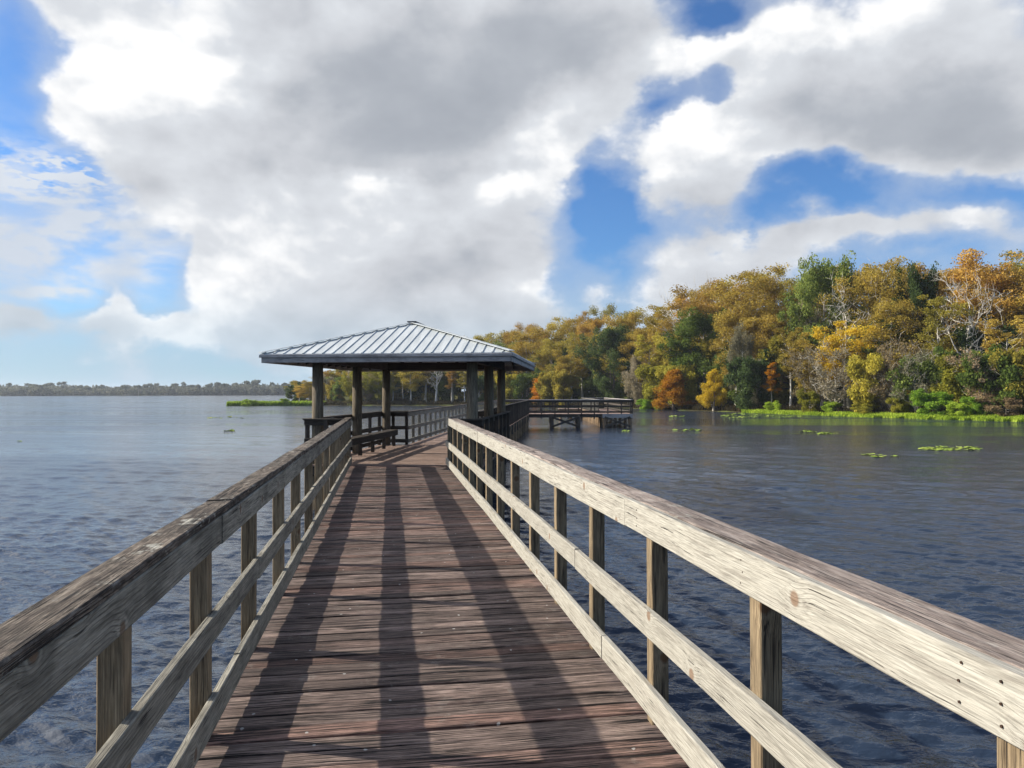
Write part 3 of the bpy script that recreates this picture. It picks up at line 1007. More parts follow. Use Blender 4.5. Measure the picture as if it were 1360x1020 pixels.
def plant(key, px, d, height, leaf, bark, name, cat, look, group, wide=1.0, rz=None, fixed=None):
    """one tree or shrub standing at depth d; parts trunk and crown are copies that share their mesh data"""
    tm, cm, H, cr = PROTO[key]
    p = at(px, d)
    dd = land_dist([(p.x, p.y)])
    z = float(ground_z(dd, np.array([[p.x, p.y]]))[0])
    o = empty(name, (p.x, p.y, max(z, -.4) - .05), fixed, cat, group)
    o.rotation_euler.z = random.uniform(0, 6.28) if rz is None else rz
    s = height / (H * 1.07)
    o.scale = (s * wide, s * wide, s)
    for me, mt, nm in ((tm, BM[bark], 'trunk'), (cm, LM.get(leaf), 'crown')):
        if me is None: continue
        if not me.materials: me.materials.append(mt)
        c = bpy.data.objects.new(nm, me)
        col.objects.link(c)
        c.parent = o
        c.material_slots[0].link = 'OBJECT'
        c.material_slots[0].material = mt
    PLACED.append(dict(o=o, px=px, d=d, h=height, look=look, fixed=fixed, w=cr * s * wide))
    return o


def shore_d(px):
    """depth of the waterline in column px"""
    lo = None
    for d in np.arange(30, 230, 1.0):
        p = at(px, d)
        if land_dist([(p.x, p.y)])[0] > 0:
            return d
    return 165.0


SD = {int(px): shore_d(px) for px in range(330, 1700, 10)}
sd = lambda px: SD[int(min(1690, max(330, round(px / 10) * 10)))]
G_T = 'trees of the shore wood'
G_S = 'shrubs along the waterline'


def hgt(px, top, d):
    return (HZ - top) / F * d + EYE - .3


# landmark trees: column, photo row of the top, distance behind the waterline
def mark(key, px, top, back, leaf, bark, name, cat, label, wide=1.0, group=G_T):
    d = sd(px) + back
    return plant(key, px, d, max(1.2, hgt(px, top, d)), leaf, bark, name, cat, None, group, wide, fixed=label)


mark('oak0', 815, 432, 5, 'oak', 'dark', 'oak_tree', 'tree', 'broad dark green oak standing over the far pier', .80)
mark('small0', 895, 486, 1, 'orange', 'dark', 'cypress_tree', 'tree', 'squat rusty orange cypress on a short stout trunk at the waterline', 1.25)
mark('small1', 948, 488, 1.5, 'yellow', 'grey', 'cypress_tree', 'tree', 'yellow orange young cypress right of the squat orange one', .9)
mark('slim0', 1024, 474, 1.5, 'orange', 'grey', 'cypress_tree', 'tree', 'slim bright orange cypress standing like a column at the shore', .95)
mark('small0', 722, 494, 2, 'orange', 'grey', 'cypress_tree', 'tree', 'orange cypress just behind the corner of the far pier', 1.3)
mark('bare0', 1287, 378, 9, None, 'pale', 'bare_tree', 'tree', 'bare white tree with wide forked limbs', .85)
mark('slim1', 1246, 392, 7, 'olive', 'pale', 'cypress_tree', 'tree', 'thin yellowish tree with two pale stems beside the bare white tree', 1.0)
mark('palm', 1172, 420, 8, 'oak', 'grey', 'palm_tree', 'palm tree', 'fan palm with dark green fronds in the wood', 1.1)
mark('layer0', 1122, 432, 5, 'yellow', 'grey', 'cypress_tree', 'tree', 'flat layered yellow cypress below the fan palm', 1.05)
mark('layer0', 1072, 450, 5, 'gold', 'grey', 'cypress_tree', 'tree', 'golden cypress with thin straight stem right of the orange column tree', .9)
mark('mossy1', 985, 430, 3.5, 'moss', 'pale', 'mossy_tree', 'tree', 'tall grey tree hung with moss between the yellow and column cypresses', .9)
mark('mossy0', 1005, 468, 2.5, 'moss', 'grey', 'mossy_tree', 'tree', 'short moss hung tree just left of the orange column cypress', .8)
mark('mossy0', 846, 462, 2.5, 'moss', 'grey', 'mossy_tree', 'tree', 'grey moss hung tree in front of the dark oak', .85)
mark('slim1', 862, 440, 3.5, 'lime', 'grey', 'cypress_tree', 'tree', 'yellow green cypress right of the dark oak', 1.2)
mark('oak1', 1095, 345, 12, 'green', 'grey', 'oak_tree', 'tree', 'tall airy green tree breaking the skyline', .55)
mark('oak1', 1220, 358, 13, 'oak', 'dark', 'evergreen_tree', 'tree', 'dark evergreen poking above the skyline left of the bare white tree', .42)
mark('cyp0', 1300, 338, 15, 'rust', 'grey', 'cypress_tree', 'tree', 'tall rust brown cypress crowning the wood behind the bare white tree', 1.05)
mark('cyp1', 1165, 352, 13, 'gold', 'pale', 'cypress_tree', 'tree', 'tall golden brown cypress with pale limbs above the fan palm', 1.0)
mark('cyp2', 1000, 362, 12, 'gold', 'grey', 'cypress_tree', 'tree', 'broad golden cypress on the skyline above the moss hung trees', 1.25)
mark('cyp3', 925, 385, 13, 'rust', 'grey', 'cypress_tree', 'tree', 'rust brown cypress sloping down the skyline above the squat orange one', 1.1)
mark('bare1', 905, 395, 12, None, 'pale', 'bare_tree', 'tree', 'bare pale crown on the skyline above the squat orange cypress', 1.0)
mark('dome0', 700, 432, 8, 'gold', 'grey', 'cypress_tree', 'tree', 'golden cypress rising right behind the gazebo roof corner', 1.0)
mark('slim0', 1070, 470, 2.0, 'gold', 'grey', 'cypress_tree', 'tree', 'thin golden cypress leaning over the grass bank', .9)
mark('layer0', 1170, 482, 3, 'gold', 'grey', 'cypress_tree', 'tree', 'low golden cypress in front of the fan palm', 1.0)
mark('layer0', 1255, 485, 5, 'lime', 'grey', 'cypress_tree', 'tree', 'low yellow green tree under the bare white tree', 1.1)
mark('small1', 1215, 492, 4, 'yellow', 'grey', 'cypress_tree', 'tree', 'low yellow tree at the foot of the thin two stemmed tree', .8)
mark('brush0', 1215, 492, 2, 'moss', 'pale', 'shrub', 'shrub', 'large grey twiggy thicket right above the grass bank', .85, G_S)
mark('brush1', 1185, 502, 1.5, 'brush', 'pale', 'shrub', 'shrub', 'smaller grey brown thicket left of the large twiggy one', .8, G_S)
mark('brush1', 1310, 492, 2, 'brush', 'grey', 'shrub', 'shrub', 'russet brown thicket below the bare white tree', .9, G_S)
mark('bush0', 1238, 524, .2, 'bright', 'grey', 'shrub', 'shrub', 'bright green bush spilling over the grass bank', 1.25, G_S)
mark('bush1', 1298, 530, .8, 'bright', 'grey', 'shrub', 'shrub', 'small bright green bush right of the spilling one', 1.0, G_S)
mark('bush1', 1195, 531, .8, 'lime', 'grey', 'shrub', 'shrub', 'yellow green bush left of the spilling bright one', 1.0, G_S)
mark('bush0', 858, 529, -.5, 'bright', 'grey', 'shrub', 'shrub', 'bright green waterside bush at the end of the far pier', 1.5, G_S)
mark('bush1', 875, 531, -.3, 'bright', 'grey', 'shrub', 'shrub', 'bright green waterside bush left of the squat orange cypress', 1.3, G_S)
mark('bush0', 1075, 522, .7, 'lime', 'grey', 'shrub', 'shrub', 'rounded yellow green bush on the grass bank', .8, G_S)

mark('bush0', 1028, 537, .6, 'grass', 'grey', 'shrub', 'shrub', 'low green tuft below the orange column cypress', 1.5, G_S)
mark('bush1', 1105, 534, .8, 'grass', 'grey', 'shrub', 'shrub', 'low green tuft on the bank below the layered yellow cypress', 1.5, G_S)
mark('bush0', 1150, 536, .5, 'lime', 'grey', 'shrub', 'shrub', 'low yellow green tuft on the bank below the fan palm', 1.7, G_S)
mark('bush1', 1275, 535, .4, 'grass', 'grey', 'shrub', 'shrub', 'low green tuft on the bank between the two bright bushes', 1.5, G_S)
mark('bush0', 1335, 532, 1.0, 'brush', 'grey', 'shrub', 'shrub', 'low brown bush at the outer end of the grass bank', 1.6, G_S)
mark('brush1', 1150, 508, 2.0, 'brush', 'pale', 'shrub', 'shrub', 'thin brown thicket on the bank right of the layered yellow cypress', .8, G_S)

# the skyline of the wood: photo row of the crown tops by column
SKY = [(330, 512), (400, 505), (440, 490), (480, 470), (560, 450), (640, 443), (690, 434), (740, 424), (790, 413), (850, 405), (900, 396), (940, 380), (1000, 362), (1040, 372),
       (1075, 368), (1100, 356), (1150, 360), (1190, 350), (1230, 368), (1270, 352), (1330, 350), (1400, 352), (1500, 345), (1700, 345)]
sky_top = lambda px: float(np.interp(px, [a for a, _ in SKY], [b for _, b in SKY]))
LOOKS = {'rust': 'rust brown', 'gold': 'golden brown', 'olive': 'olive', 'lime': 'yellow green', 'oak': 'dark green', 'green': 'mid green', 'orange': 'orange', 'moss': 'moss hung grey',
         'yellow': 'yellow', 'brush': 'grey brown', 'bright': 'bright green'}
rr = random.Random(21)


CLEAR = [(1287, 44, 9.6), (1246, 24, 7), (1172, 26, 8), (815, 46, 5), (895, 40, 5), (948, 26, 5), (1024, 24, 5), (722, 32, 5), (1122, 30, 5), (985, 20, 5), (1095, 16, 10), (1072, 14, 5)]


def row(back, frac, pxs, kinds, name_of):
    for px in pxs:
        px += rr.uniform(-6, 6)
        d = sd(px) + back + rr.uniform(-1.5, 1.5)
        if px < 470: d += 4
        if frac < .3 and px < 1075 and rr.random() < .62: continue
        if frac > .42 and any(abs(px - a) < hw and back < bk for a, hw, bk in CLEAR): continue
        top = HZ - (HZ - sky_top(px)) * frac * rr.uniform(.93, 1.03)
        key, leaf, bark = rr.choice(kinds)
        nm = name_of(key)
        w = rr.uniform(.85, 1.15)
        h = hgt(px, top, d)
        H = PROTO[key][2]
        w *= min(1.6, max(.75, (H / h) ** .6))     # low trees are not thin miniatures of tall ones
        if key[:3] == 'bru': w = min(w, .95)
        if back > 10 and frac < .6: w *= 1.15
        plant(key, px, d, h, leaf, bark, nm, 'shrub' if nm == 'shrub' else 'tree', LOOKS.get(leaf, 'bare'), G_S if nm == 'shrub' else G_T, w)


def spaced(a, b, metres, back):
    px = a
    while px < b:
        yield px
        px += metres * F / (sd(px) + back)


nmf = lambda k: {'c': 'cypress_tree', 'd': 'cypress_tree', 'o': 'oak_tree', 's': 'cypress_tree', 'm': 'mossy_tree', 'b': 'bare_tree', 'l': 'cypress_tree'}[k[0]] if k[:3] != 'bru' else 'shrub'
TALL = [('cyp%d' % i, l, b) for i in range(4) for (l, b) in (('rust', 'grey'), ('gold', 'grey'), ('gold', 'pale'), ('olive', 'pale'))] + [('dome0', 'gold', 'pale'), ('dome1', 'rust', 'grey'), ('dome1', 'olive', 'grey')]
MIDT = [('dome0', 'olive', 'pale'), ('dome1', 'gold', 'grey'), ('cyp2', 'gold', 'pale'), ('cyp1', 'olive', 'pale'), ('dome1', 'gold', 'pale'), ('mossy1', 'moss', 'pale'), ('slim1', 'olive', 'pale'), ('oak1', 'green', 'grey'), ('bare0', None, 'pale'), ('cyp0', 'olive', 'grey'), ('bare1', None, 'pale'), ('mossy1', 'olive', 'pale'), ('cyp3', 'rust', 'pale')]
LOW = [('slim0', 'gold', 'pale'), ('slim1', 'olive', 'pale'), ('layer0', 'lime', 'grey'), ('oak1', 'lime', 'grey'), ('oak0', 'green', 'grey'), ('layer0', 'gold', 'pale'), ('mossy0', 'moss', 'pale'), ('bare1', None, 'pale'), ('small1', 'gold', 'grey'), ('slim0', 'rust', 'pale'), ('slim1', 'gold', 'pale'), ('slim0', 'olive', 'pale'), ('layer0', 'olive', 'pale'), ('mossy0', 'olive', 'grey')]
FILL = [('oak0', 'oak', 'dark'), ('oak1', 'green', 'dark'), ('bush0', 'oak', 'dark'), ('bush1', 'green', 'dark'), ('oak0', 'olive', 'dark'), ('bush0', 'olive', 'dark')]
SHR = [('bush0', 'green', 'dark'), ('bush1', 'olive', 'dark'), ('brush0', 'brush', 'grey'), ('brush1', 'brush', 'grey'), ('bush0', 'oak', 'dark'), ('brush0', 'moss', 'pale'), ('bush1', 'lime', 'dark')]
row(26, 1.0, spaced(395, 1560, 5.6, 26), TALL, nmf)
row(17, .985, spaced(400, 1520, 6.0, 17), TALL, nmf)
row(9.5, .80, spaced(405, 1500, 5.4, 9.5), MIDT, nmf)
row(12.5, .40, spaced(398, 1560, 4.2, 12.5), FILL, lambda k: 'shrub' if k[0] == 'b' else 'oak_tree')
row(22, .55, spaced(398, 1560, 4.6, 22), FILL, lambda k: 'shrub' if k[0] == 'b' else 'oak_tree')
row(4.5, .58, spaced(400, 1480, 4.0, 4.5), LOW, nmf)
row(2.2, .23, spaced(402, 1460, 3.4, 2.2), SHR, lambda k: 'shrub')

# labels for the rest of the wood: look, height and where it stands among the trees one can point out
marks = [p for p in PLACED if p['fixed']]
short = {}
NAMES = ['dark oak over the pier', 'squat orange cypress', 'yellow orange young cypress', 'orange column cypress', 'orange cypress behind the pier corner', 'bare white tree', 'thin two stemmed tree',
         'fan palm', 'layered yellow cypress', 'golden thin stemmed cypress', 'tall mossy tree', 'short mossy tree', 'mossy tree before the oak', 'yellow green cypress by the oak', 'airy green tree',
         'dark skyline evergreen', 'tall rust cypress', 'tall golden cypress', 'broad golden skyline cypress', 'sloping rust cypress', 'bare pale crown', 'golden cypress at the roof corner']
marks = marks[:len(NAMES)]
used = set(p['fixed'] for p in PLACED if p['fixed'])
SIZE = [(3.2, 'low'), (7, 'smallish'), (11, 'middling'), (14.5, 'tall'), (99, 'very tall')]
ORD = ['', 'second ', 'third ', 'fourth ', 'fifth ', 'sixth ', 'seventh ']
for p in PLACED:
    if p['fixed']: continue
    kind = p['o'].name.split('.')[0].replace('_', ' ')
    best = None
    if p['px'] < 660:
        zones = [(440, 'left of the gazebo beyond the grass spit'), (500, 'seen between the two lake-side gazebo posts'), (560, 'seen past the middle of the gazebo'), (625, 'seen under the right half of the gazebo roof'), (661, 'seen behind the shaded gazebo posts')]
        where = next(z for lim, z in zones if p['px'] < lim)
    elif p['px'] > 1345:
        where = 'at the outer end of the wood past the bare white tree'
    else:
        j = min(range(len(marks)), key=lambda k: abs(marks[k]['px'] - p['px']) + .6 * abs(marks[k]['d'] - p['d']))
        m_ = marks[j]
        rel = 'behind' if p['d'] > m_['d'] + 4 else ('before' if p['d'] < m_['d'] - 4 else 'beside')
        sidew = 'just left' if p['px'] < m_['px'] - 6 else ('just right' if p['px'] > m_['px'] + 6 else None)
        where = ('%s of and %s the %s' % (sidew, rel, NAMES[j])) if sidew and rel != 'beside' else ('%s of the %s' % (sidew, NAMES[j]) if sidew else '%s the %s' % (rel, NAMES[j]))
    size = next(s for lim, s in SIZE if p['h'] < lim)
    look = p['look'] if p['look'] not in kind else ''
    if kind.startswith('mossy'): look = 'grey'
    rowname = {26: 'back'}.get(0, '')
    base = ' '.join(('%s %s %s %s' % (size, look, kind, where)).split())
    if len(base.split()) > 14: base = base.replace('just ', '').replace('middling ', '')
    if len(base.split()) > 14: base = base.replace(' of and behind the', ' behind the').replace(' of and before the', ' before the')
    while len(base.split()) > 14:
        base = base.split(' ', 1)[1]
    k = 0
    lab = base
    while lab in used and k < 6:
        k += 1
        lab = ORD[k] + base
    used.add(lab)
    p['o']['label'] = lab


# grass and reeds at the waterline: nobody could count the blades
def blades(name, spots, h, rng, mat, label, cat, w=.05):
    n = len(spots)
    az = rng.uniform(0, 6.28, n)
    L = h * rng.uniform(.5, 1.3, n)
    d = np.column_stack([np.cos(az), np.sin(az), np.zeros(n)])
    s = np.column_stack([-np.sin(az), np.cos(az), np.zeros(n)]) * w
    b = spots
    upv = np.array([0, 0, 1.0])
    mid_ = b + d * (L * .15)[:, None] + upv * (L * .6)[:, None]
    tip = b + d * (L * .45)[:, None] + upv * (L * .95)[:, None]
    P = np.stack([b - s, b + s, mid_ + s * .8, mid_ - s * .8], 1)
    P2 = np.stack([mid_ - s * .8, mid_ + s * .8, tip + s * .1, tip - s * .1], 1)
    V = np.concatenate([P.reshape(-1, 3), P2.reshape(-1, 3)])
    clump = np.sin(spots[:, 0] * 1.3) * np.cos(spots[:, 1] * 1.1) * .3 + .45
    a = np.clip(np.concatenate([clump, clump]) + rng.uniform(-.25, .25, 2 * n), 0, 1)
    o = bpy.data.objects.new(name, quads_mesh(name, V, np.arange(len(V)).reshape(-1, 4), a, mat))
    col.objects.link(o)
    return tag(o, label, cat, None, 'stuff')


def shore_spots(px0, px1, b0, b1, n, rng, patchy=0.0):
    px = rng.uniform(px0, px1, n * 3)
    u = rng.uniform(b0, b1, n * 3)
    wob = 1 + .5 * np.sin(px * .05) + .4 * np.sin(px * .13 + 1)
    out = []
    dd = np.interp(px, sorted(SD), [SD[k] for k in sorted(SD)])
    X = (px - CX) / F * (dd + u)
    P = np.column_stack([X, dd + u])
    keep = (u < b0 + (b1 - b0) * .6 * wob)
    P = P[keep][:n]
    ld = land_dist(P)
    z = np.maximum(ground_z(ld, P), -.02)
    return np.column_stack([P, z])


g = np.random.default_rng(3)
blades('grass', shore_spots(985, 1640, -1.2, 3.4, 34000, g), .40, g, LM['grass'], 'bright green grass bank along the right-hand waterline below the wood', 'grass', .045)
sp = []
for (x0, x1, y0, y1, k, hh) in ((-60, -40, 161.2, 164.5, 5200, 0),):
    sp.append(np.column_stack([g.uniform(x0, x1, k), g.uniform(y0, y1, k), np.full(k, .0)]))
sp = np.concatenate(sp)
blades('reeds', sp, .9, g, LM['grass'], 'green reedy spit reaching out into the lake left of the gazebo', 'reeds', .09)
mark('bush0', 333, 527, -3, 'grass', 'grey', 'shrub', 'shrub', 'rounded green clump at the tip of the reedy spit', 1.6, G_S)
mark('bush1', 378, 528, 0, 'grass', 'grey', 'shrub', 'shrub', 'small green clump on the reedy spit nearer the gazebo', 1.2, G_S)
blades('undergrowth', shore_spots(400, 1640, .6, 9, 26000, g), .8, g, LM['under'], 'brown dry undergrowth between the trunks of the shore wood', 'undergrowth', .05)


# the far shore: a wood that reads as one mass
def far_wood():
    rng = np.random.default_rng(5)
    C, Rn, tubes = [], [], []
    for i in range(2300):
        x = rng.uniform(-760, -120)
        base = np.interp(x, [-900, -480, -330, -190, -120], [760, 724, 716, 700, 600])
        y = base + rng.uniform(2, 60)
        H = rng.uniform(5.5, 8.6) + 1.1 * math.sin(x * .021) + .7 * math.sin(x * .067) + (y - base) * .045
        pine = rng.uniform() < .05 + .05 * (x > -420)
        if pine:
            H *= 1.22
            tubes.append((np.array([[x, y, 0], [x + .2, y, H * .6], [x, y, H]]), np.array([.3, .22, .1])))
        n = 46
        v = rng.normal(size=(n, 3)); v /= np.linalg.norm(v, axis=1)[:, None]
        v *= rng.uniform(0, 1, (n, 1)) ** .4
        if pine:
            C.append(np.array([x, y, H * .88]) + v * np.array([2.6, 2.6, H * .12]))
        else:
            C.append(np.array([x, y, H * .52]) + v * np.array([4.6, 4.6, H * .5]))
        Rn.append(np.full(n, (rng.uniform(0, .35) if pine else rng.uniform(0, 1))) * .7 + rng.uniform(0, .3, n))
    C = np.concatenate(C); Rn = np.concatenate(Rn)
    P, Fq, a = leaf_quads(C, Rn, .95, rng, .7)
    o = bpy.data.objects.new('distant_woods', quads_mesh('distant_woods', P, Fq, a, LM['far']))
    col.objects.link(o)
    tag(o, 'hazy low wood with taller pines along the distant far shore', 'woods', None, 'stuff')
    V, Fc = tubes_mesh(tubes, 5)
    t = bpy.data.objects.new('trunk', quads_mesh('trunk', V, Fc, None, BM['grey']))
    t['kind'] = 'stuff'
    col.objects.link(t)
    t.parent = o


far_wood()


lake()


# lily pads
def pad_mesh(seed):
    rng = np.random.default_rng(seed)
    n = 18
    V = [(0, 0, .012)]
    for i in range(n + 1):
        a = .18 + (2 * math.pi - .36) * i / n
        r = .15 * (1 + rng.uniform(-.05, .05))
        V.append((r * math.cos(a), r * math.sin(a), .012 + .012 * math.sin(a * 3 + seed)))
    V = np.array(V)
    Vb = V - np.array([0, 0, .006])
    me = bpy.data.meshes.new('lily_pad')
    k = len(V)
    fs = [(0, i, i + 1) for i in range(1, n + 1)] + [(k, k + i + 1, k + i) for i in range(1, n + 1)]
    fs += [(i, k + i, k + i + 1, i + 1) for i in range(1, n + 1)]
    me.from_pydata(V.tolist() + Vb.tolist(), [], fs)
    a = me.attributes.new('lrnd', 'FLOAT', 'FACE')
    a.data.foreach_set('value', np.full(len(me.polygons), rng.uniform(0, 1), np.float32))
    me.materials.append(LM['pad'])
    return me


PADS = [pad_mesh(i) for i in range(5)]


def pads(px, row_, wpx, rpx, n, label, group, big=1.0, tilt=.12):
    for i in range(n):
        q = rr.uniform(-1, 1)
        x_ = px + wpx * q
        y_ = row_ + rpx * rr.uniform(-1, 1) * math.sqrt(max(.1, 1 - q * q))
        d = EYE * F / (y_ - HZ)
        p = at(x_, d)
        o = bpy.data.objects.new('lily_pad', rr.choice(PADS))
        col.objects.link(o)
        o.location = (p.x, p.y, .012 + rr.uniform(0, .03))
        s = rr.uniform(.7, 1.5) * big
        o.scale = (s, s, s)
        o.rotation_euler = (rr.uniform(-tilt, tilt), rr.uniform(-tilt, tilt), rr.uniform(0, 6.28))
        tag(o, label, 'lily pad', group)


pads(1262, 597.5, 38, 2.6, 60, 'lily pad in the long bright raft off the right railing, the largest of the rafts', 'lily pads in the long raft', .9, .10)
pads(1174, 607.5, 17, 1.6, 9, 'lily pad in the small raft just below and left of the long one', 'lily pads in the small raft', .9, .1)
pads(1152, 605.5, 4, 1.2, 3, 'pale lily pad at the left end of the small raft', 'pale lily pads', 1.0, .15)
pads(1098, 577, 12, 1.2, 10, 'lily pad in the raft between the small raft and the grass bank', 'lily pads off the grass bank', 1.1, .12)
pads(1072, 574.5, 9, .9, 6, 'lily pad in the thin line trailing left of the grass bank raft', 'lily pads in the thin line', 1.2, .2)
pads(985, 553, 26, 3.6, 40, 'lily pad in the scattered field below the moss hung trees', 'lily pads in the scattered field', 1.4, .12)
pads(1040, 554, 26, 2.2, 24, 'lily pad in the field below the orange column cypress', 'lily pads along the near bank', 1.3, .12)
pads(910, 572, 18, 1.2, 12, 'lily pad adrift below the squat orange cypress', 'lily pads below the orange cypress', 1.1, .2)
pads(899, 554, 8, 1.0, 7, 'lily pad close in front of the squat orange cypress', 'lily pads by the pier end', 1.5, .3)
pads(830, 573, 5, .8, 3, 'pale lily pad floating at the foot of the far pier platform', 'lily pads at the pier foot', .8, .3)
pads(306, 571.5, 6, 1.3, 12, 'lily pad in the lone green clump on the open lake', 'lily pads of the lone clump', .85, .2)
pads(27, 584.5, 2.5, .5, 3, 'dark lily pad far out at the edge of the open lake', 'lily pads far out', .55, .1)
pads(300, 554, 22, 1.4, 12, 'tiny dark lily pad beyond the lone green clump', 'lily pads beyond the lone clump', 1.3, .2)

# ------------------------------------------------------------------ sun and sky
SUN_H = (WR * 1.0 + WF * -.36).normalized()
ELEV = R(29.2)
sdir = Vector((SUN_H.x * math.cos(ELEV), SUN_H.y * math.cos(ELEV), -math.sin(ELEV)))
sun = bpy.data.lights.new('sun', 'SUN')
sun.energy = 5.0
sun.angle = R(.53)
sun.color = (1.0, .93, .82)
so = bpy.data.objects.new('sun', sun)
so.rotation_euler = sdir.to_track_quat('-Z', 'Y').to_euler()
so.location = (-30, 10, 40)
col.objects.link(so)
SUN_ROT = math.atan2(-SUN_H.x, -SUN_H.y)

world = bpy.data.worlds.new('World')
sc.world = world
world.use_nodes = True
w = NT(world.node_tree)
tc = w.n('ShaderNodeTexCoord').outputs['Generated']
dirn = w.v('NORMALIZE', tc)
sky = w.n('ShaderNodeTexSky', sky_type='NISHITA')
sky.sun_disc = False
sky.sun_elevation = ELEV
sky.sun_rotation = SUN_ROT
sky.altitude = 20
sky.air_density = 1.0
sky.dust_density = .6
sky.ozone_density = 2.2
xyz = w.n('ShaderNodeSeparateXYZ', {0: dirn})
az = w.m('ARCTAN2', xyz.outputs[0], xyz.outputs[1])
el = w.m('ARCSINE', xyz.outputs[2])
ae = w.n('ShaderNodeCombineXYZ', {0: az, 1: el, 2: 0.0}).outputs[0]


def azel(px, py):
    a = math.atan((px - CX) / F)
    return a, math.atan((HZ - py) / F * math.cos(a))


stretch = w.v('MULTIPLY', dirn, (1, 1, 1.5))
n1 = w.noise(stretch, 3.0, 3, .5, 0, True)
n2 = w.noise(stretch, 9.0, 5, .58, 0, True)
half3 = (.5, .5, .5)
o1 = w.scale(w.v('SUBTRACT', n1, half3), .22)
o2 = w.scale(w.v('SUBTRACT', n2, half3), .10)
wae = w.v('ADD', ae, w.v('MULTIPLY', w.v('ADD', o1, o2), (1, 1, 0)))


def blobs(lst, start=0.0, vec=None):
    acc = start
    for (px, py, rx, ry, wt) in lst:
        a, e = azel(px, py)
        a1, e1 = rx / F, ry / F
        vv = w.v('MULTIPLY_ADD', vec or wae, (1 / a1, 1 / e1, 0), (-a / a1, -e / e1, 0))
        k = w.rng(w.v('LENGTH', vv), 0.0, 1.0, 1.0, 0.0)
        acc = w.m('MULTIPLY_ADD', k, wt, acc)
    return acc


cover = blobs([
    (120, 70, 150, 150, .75), (260, 190, 230, 190, .75), (420, 90, 380, 280, .9), (640, 90, 330, 270, .8), (400, 300, 240, 150, .7), (540, 330, 260, 150, .7), (420, 410, 170, 110, .55),
    (560, 420, 220, 100, .7), (650, 370, 190, 100, .6), (720, 210, 160, 140, .6), (350, 390, 110, 110, .7), (330, 450, 80, 50, .4), (700, 430, 120, 50, .4), (780, 230, 70, 60, .3), (830, 95, 120, 120, .55), (760, 60, 150, 120, .3),
    (1190, 110, 300, 170, 1.0), (1000, 90, 150, 110, .6), (1230, 215, 190, 80, .6), (930, 235, 130, 85, .8), (890, 290, 90, 60, .45), (1010, 215, 110, 80, .4),
    (1060, 335, 200, 55, .55), (930, 358, 110, 55, .8), (1330, 312, 120, 45, .7), (850, 402, 80, 30, .75), (1180, 330, 150, 40, .6), (980, 375, 140, 30, .5),
    (205, 442, 100, 52, .95), (198, 398, 44, 50, .7), (40, 437, 95, 44, .85), (110, 485, 240, 30, .2), (270, 438, 55, 40, .45), (-220, 280, 300, 200, .6), (-950, 60, 480, 520, 1.5), (1700, 200, 300, 300, .7),  # widest far-left blob: unseen bright cloud added to lighten the left water
    (20, 110, 90, 190, -.8), (95, 185, 60, 60, -.5), (815, 285, 55, 95, -.95), (925, 22, 75, 50, -.9), (870, 175, 50, 36, -.65), (935, 150, 50, 32, -.5), (800, 330, 80, 50, -.4), (1100, 268, 130, 45, -.7),
    (1340, 285, 130, 60, -.8), (262, 365, 60, 62, -.75), (140, 405, 60, 34, -.45), (318, 415, 34, 50, -.25), (1010, 305, 80, 26, -.5), (735, 395, 70, 50, -.45), (140, 385, 90, 30, -.4)])
fb = w.noise(stretch, 5.0, 8, .54, .25)
bil = w.n('ShaderNodeTexVoronoi', {'Vector': w.v('ADD', stretch, w.scale(w.v('SUBTRACT', n2, half3), .06)), 'Scale': 11.0, 'Detail': 1.5, 'Roughness': .55}, feature='F1', normalize=True)
fb2 = w.m('ADD', w.m('MULTIPLY', w.noise(stretch, 19.0, 6, .62), .55), w.m('MULTIPLY', w.m('SUBTRACT', .95, bil.outputs['Distance']), .55))
dens = w.m('ADD', cover, w.m('ADD', w.m('MULTIPLY', w.m('SUBTRACT', fb, .5), 1.25), w.m('MULTIPLY', w.m('SUBTRACT', fb2, .62), .85)))
alpha = w.rng(dens, .20, .64)
veil = w.m('MULTIPLY', w.rng(dens, -.45, .36), .55)
# the thin rippled sheet low on the lake side
fl_ = w.n('ShaderNodeMapping', {'Vector': ae, 'Rotation': (0, 0, R(-8)), 'Scale': (1.0, 2.6, 1)}).outputs[0]
th1 = w.noise(fl_, 7.0, 5, .55, .3)
th2 = w.noise(fl_, 46.0, 3, .5, .2)
sheet = blobs([(70, 275, 340, 150, 1.5), (60, 215, 260, 50, .8), (120, 345, 270, 60, .7), (75, 378, 105, 16, .9)], 0.0, wae)
rip = blobs([(120, 225, 190, 60, 1.0)], 0.0, ae)
streak = w.m('MULTIPLY', sheet, w.m('SUBTRACT', w.rng(th1, .34, .60, .05, 1.0), w.m('MULTIPLY', rip, w.rng(th2, .42, .60, .75, 0.0))), clamp=True)
alpha2 = w.m('MULTIPLY', streak, .95)
# shading: thick parts and undersides are grey, thin and sunward parts white
thick = blobs([(600, 110, 330, 190, .45), (520, 160, 250, 100, .24), (740, 60, 200, 120, .22), (600, 365, 230, 60, .32), (700, 310, 120, 60, .2), (470, 225, 150, 50, .2), (1240, 175, 210, 80, .60), (1050, 175, 140, 60, .25),
               (640, 430, 200, 50, .30), (900, 300, 100, 40, .28), (1130, 120, 160, 60, .15), (330, 200, 110, 40, .20), (40, 462, 90, 18, .14), (220, 478, 110, 20, .12), (205, 420, 80, 40, -.15), (1040, 335, 240, 50, .22), (440, 30, 200, 60, .12),
               (200, 85, 90, 60, -.24), (120, 150, 80, 90, -.10), (330, 290, 150, 70, -.14), (740, 165, 90, 70, -.34), (510, 255, 110, 36, -.30), (690, 262, 80, 32, -.26), (1060, 50, 180, 60, -.26), (900, 90, 80, 60, -.22),
               (360, 380, 90, 60, -.15), (930, 215, 90, 40, -.2)], .0)
sunv = Vector((-SUN_H.x * .55, -SUN_H.y * .55, .8)).normalized() * .045
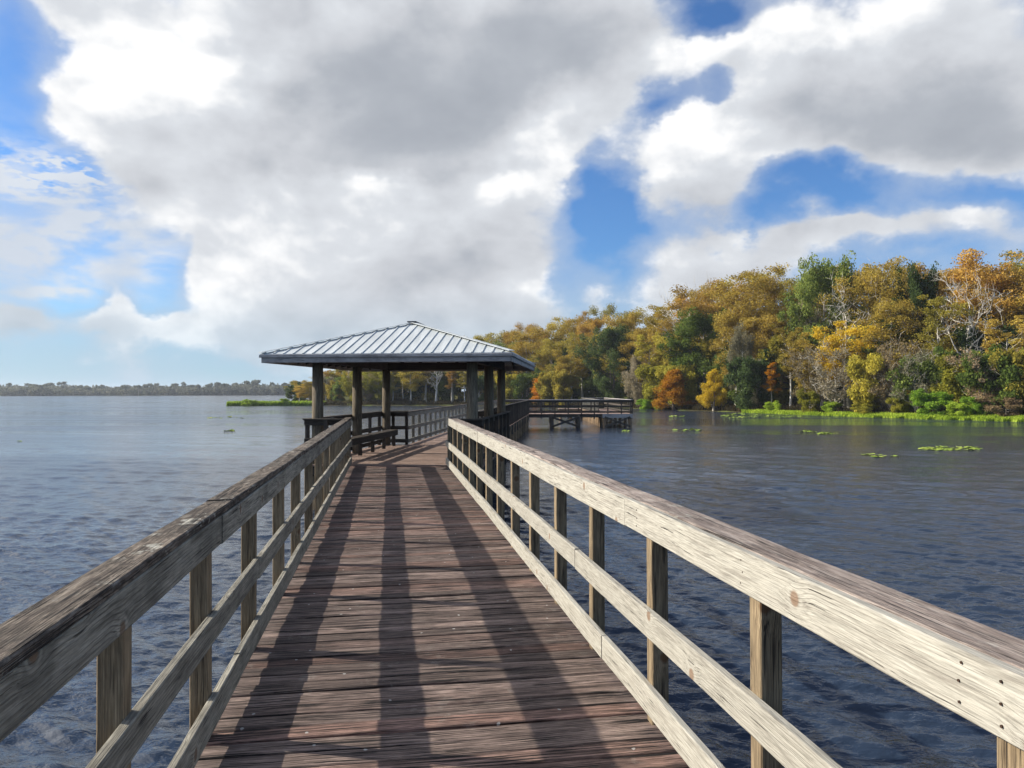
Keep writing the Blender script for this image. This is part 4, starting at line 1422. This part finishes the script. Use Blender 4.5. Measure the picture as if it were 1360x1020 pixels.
st2 = w.v('ADD', stretch, tuple(sunv))
fbs = w.noise(st2, 5.0, 4, .5, .25)
fb0 = w.noise(stretch, 5.0, 4, .5, .25)
relief = w.m('SUBTRACT', fbs, fb0)              # thicker towards the sun -> darker here
fine = w.noise(w.v('ADD', stretch, tuple(sunv * .35)), 17.0, 4, .6)
relief2 = w.m('SUBTRACT', .62, fb2)
soft = w.rng(thick, .1, .7, 1.0, .5)
shade = w.m('ADD', w.m('MULTIPLY', soft, w.m('ADD', w.m('MULTIPLY', relief, 1.6), w.m('MULTIPLY', relief2, .85))), w.m('ADD', thick, w.m('MULTIPLY', w.m('SUBTRACT', dens, .6), .08)))
shade = w.m('ADD', shade, .22)
ccol = w.ramp(shade, [(.0, (7.2, 7.2, 7.2)), (.22, (5.0, 5.2, 5.5)), (.5, (4.1, 4.25, 4.55)), (.74, (3.15, 3.35, 3.7)), (1.0, (2.6, 2.8, 3.15))])
blue = w.mix(1.0, sky.outputs[0], (.44, .70, 1.02), 'MULTIPLY')
c1 = w.mix(alpha2, blue, (5.2, 5.5, 5.9))
c1 = w.mix(veil, c1, (3.7, 4.2, 5.0))
c2 = w.mix(alpha, c1, ccol)
low = w.rng(el, 0.0, .15, .6, 0.0)            # pale air near the horizon
c3 = w.mix(low, c2, (2.7, 4.1, 5.2))
# added unseen glow around the sun that lightens the lake-side water
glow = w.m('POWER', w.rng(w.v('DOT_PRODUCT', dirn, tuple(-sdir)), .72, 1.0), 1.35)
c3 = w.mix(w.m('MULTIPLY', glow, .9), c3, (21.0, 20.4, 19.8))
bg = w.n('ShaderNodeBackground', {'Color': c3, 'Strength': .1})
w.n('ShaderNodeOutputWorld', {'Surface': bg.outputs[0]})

# ------------------------------------------------------------------ the air
def air():
    m = MB()
    q = [Vector((-3450, -440, -3)), Vector((3450, -440, -3)), Vector((3450, 4450, -3)), Vector((-3450, 4450, -3))]
    m.prism(q, (0, 0, 33))
    mt, nt = new_mat('pale lake air')
    vol = nt.n('ShaderNodeVolumePrincipled', {'Color': (.80, .88, 1.0, 1), 'Density': .00019, 'Anisotropy': .2})
    nt.n('ShaderNodeOutputMaterial', {'Volume': vol.outputs[0]})
    o = m.build('haze', mt)
    o['kind'] = 'stuff'


air()

# ------------------------------------------------------------------ camera
cam = bpy.data.cameras.new('camera')
cam.sensor_width = 36
cam.lens = F / 1360 * 36
cam.clip_start = .05
cam.clip_end = 6000
co = bpy.data.objects.new('camera', cam)
co.location = (0, 0, EYE)
co.rotation_euler = (R(90) + math.atan(10 / F), R(.15), 0)
col.objects.link(co)
sc.camera = co

sc.view_settings.view_transform = 'Standard'
sc.view_settings.look = 'None'
sc.view_settings.exposure = .55
sc.view_settings.gamma = 1
cy = sc.cycles
cy.max_bounces = 6
cy.diffuse_bounces = 3
cy.glossy_bounces = 3
cy.transmission_bounces = 3
cy.transparent_max_bounces = 4
cy.caustics_reflective = False
cy.caustics_refractive = False
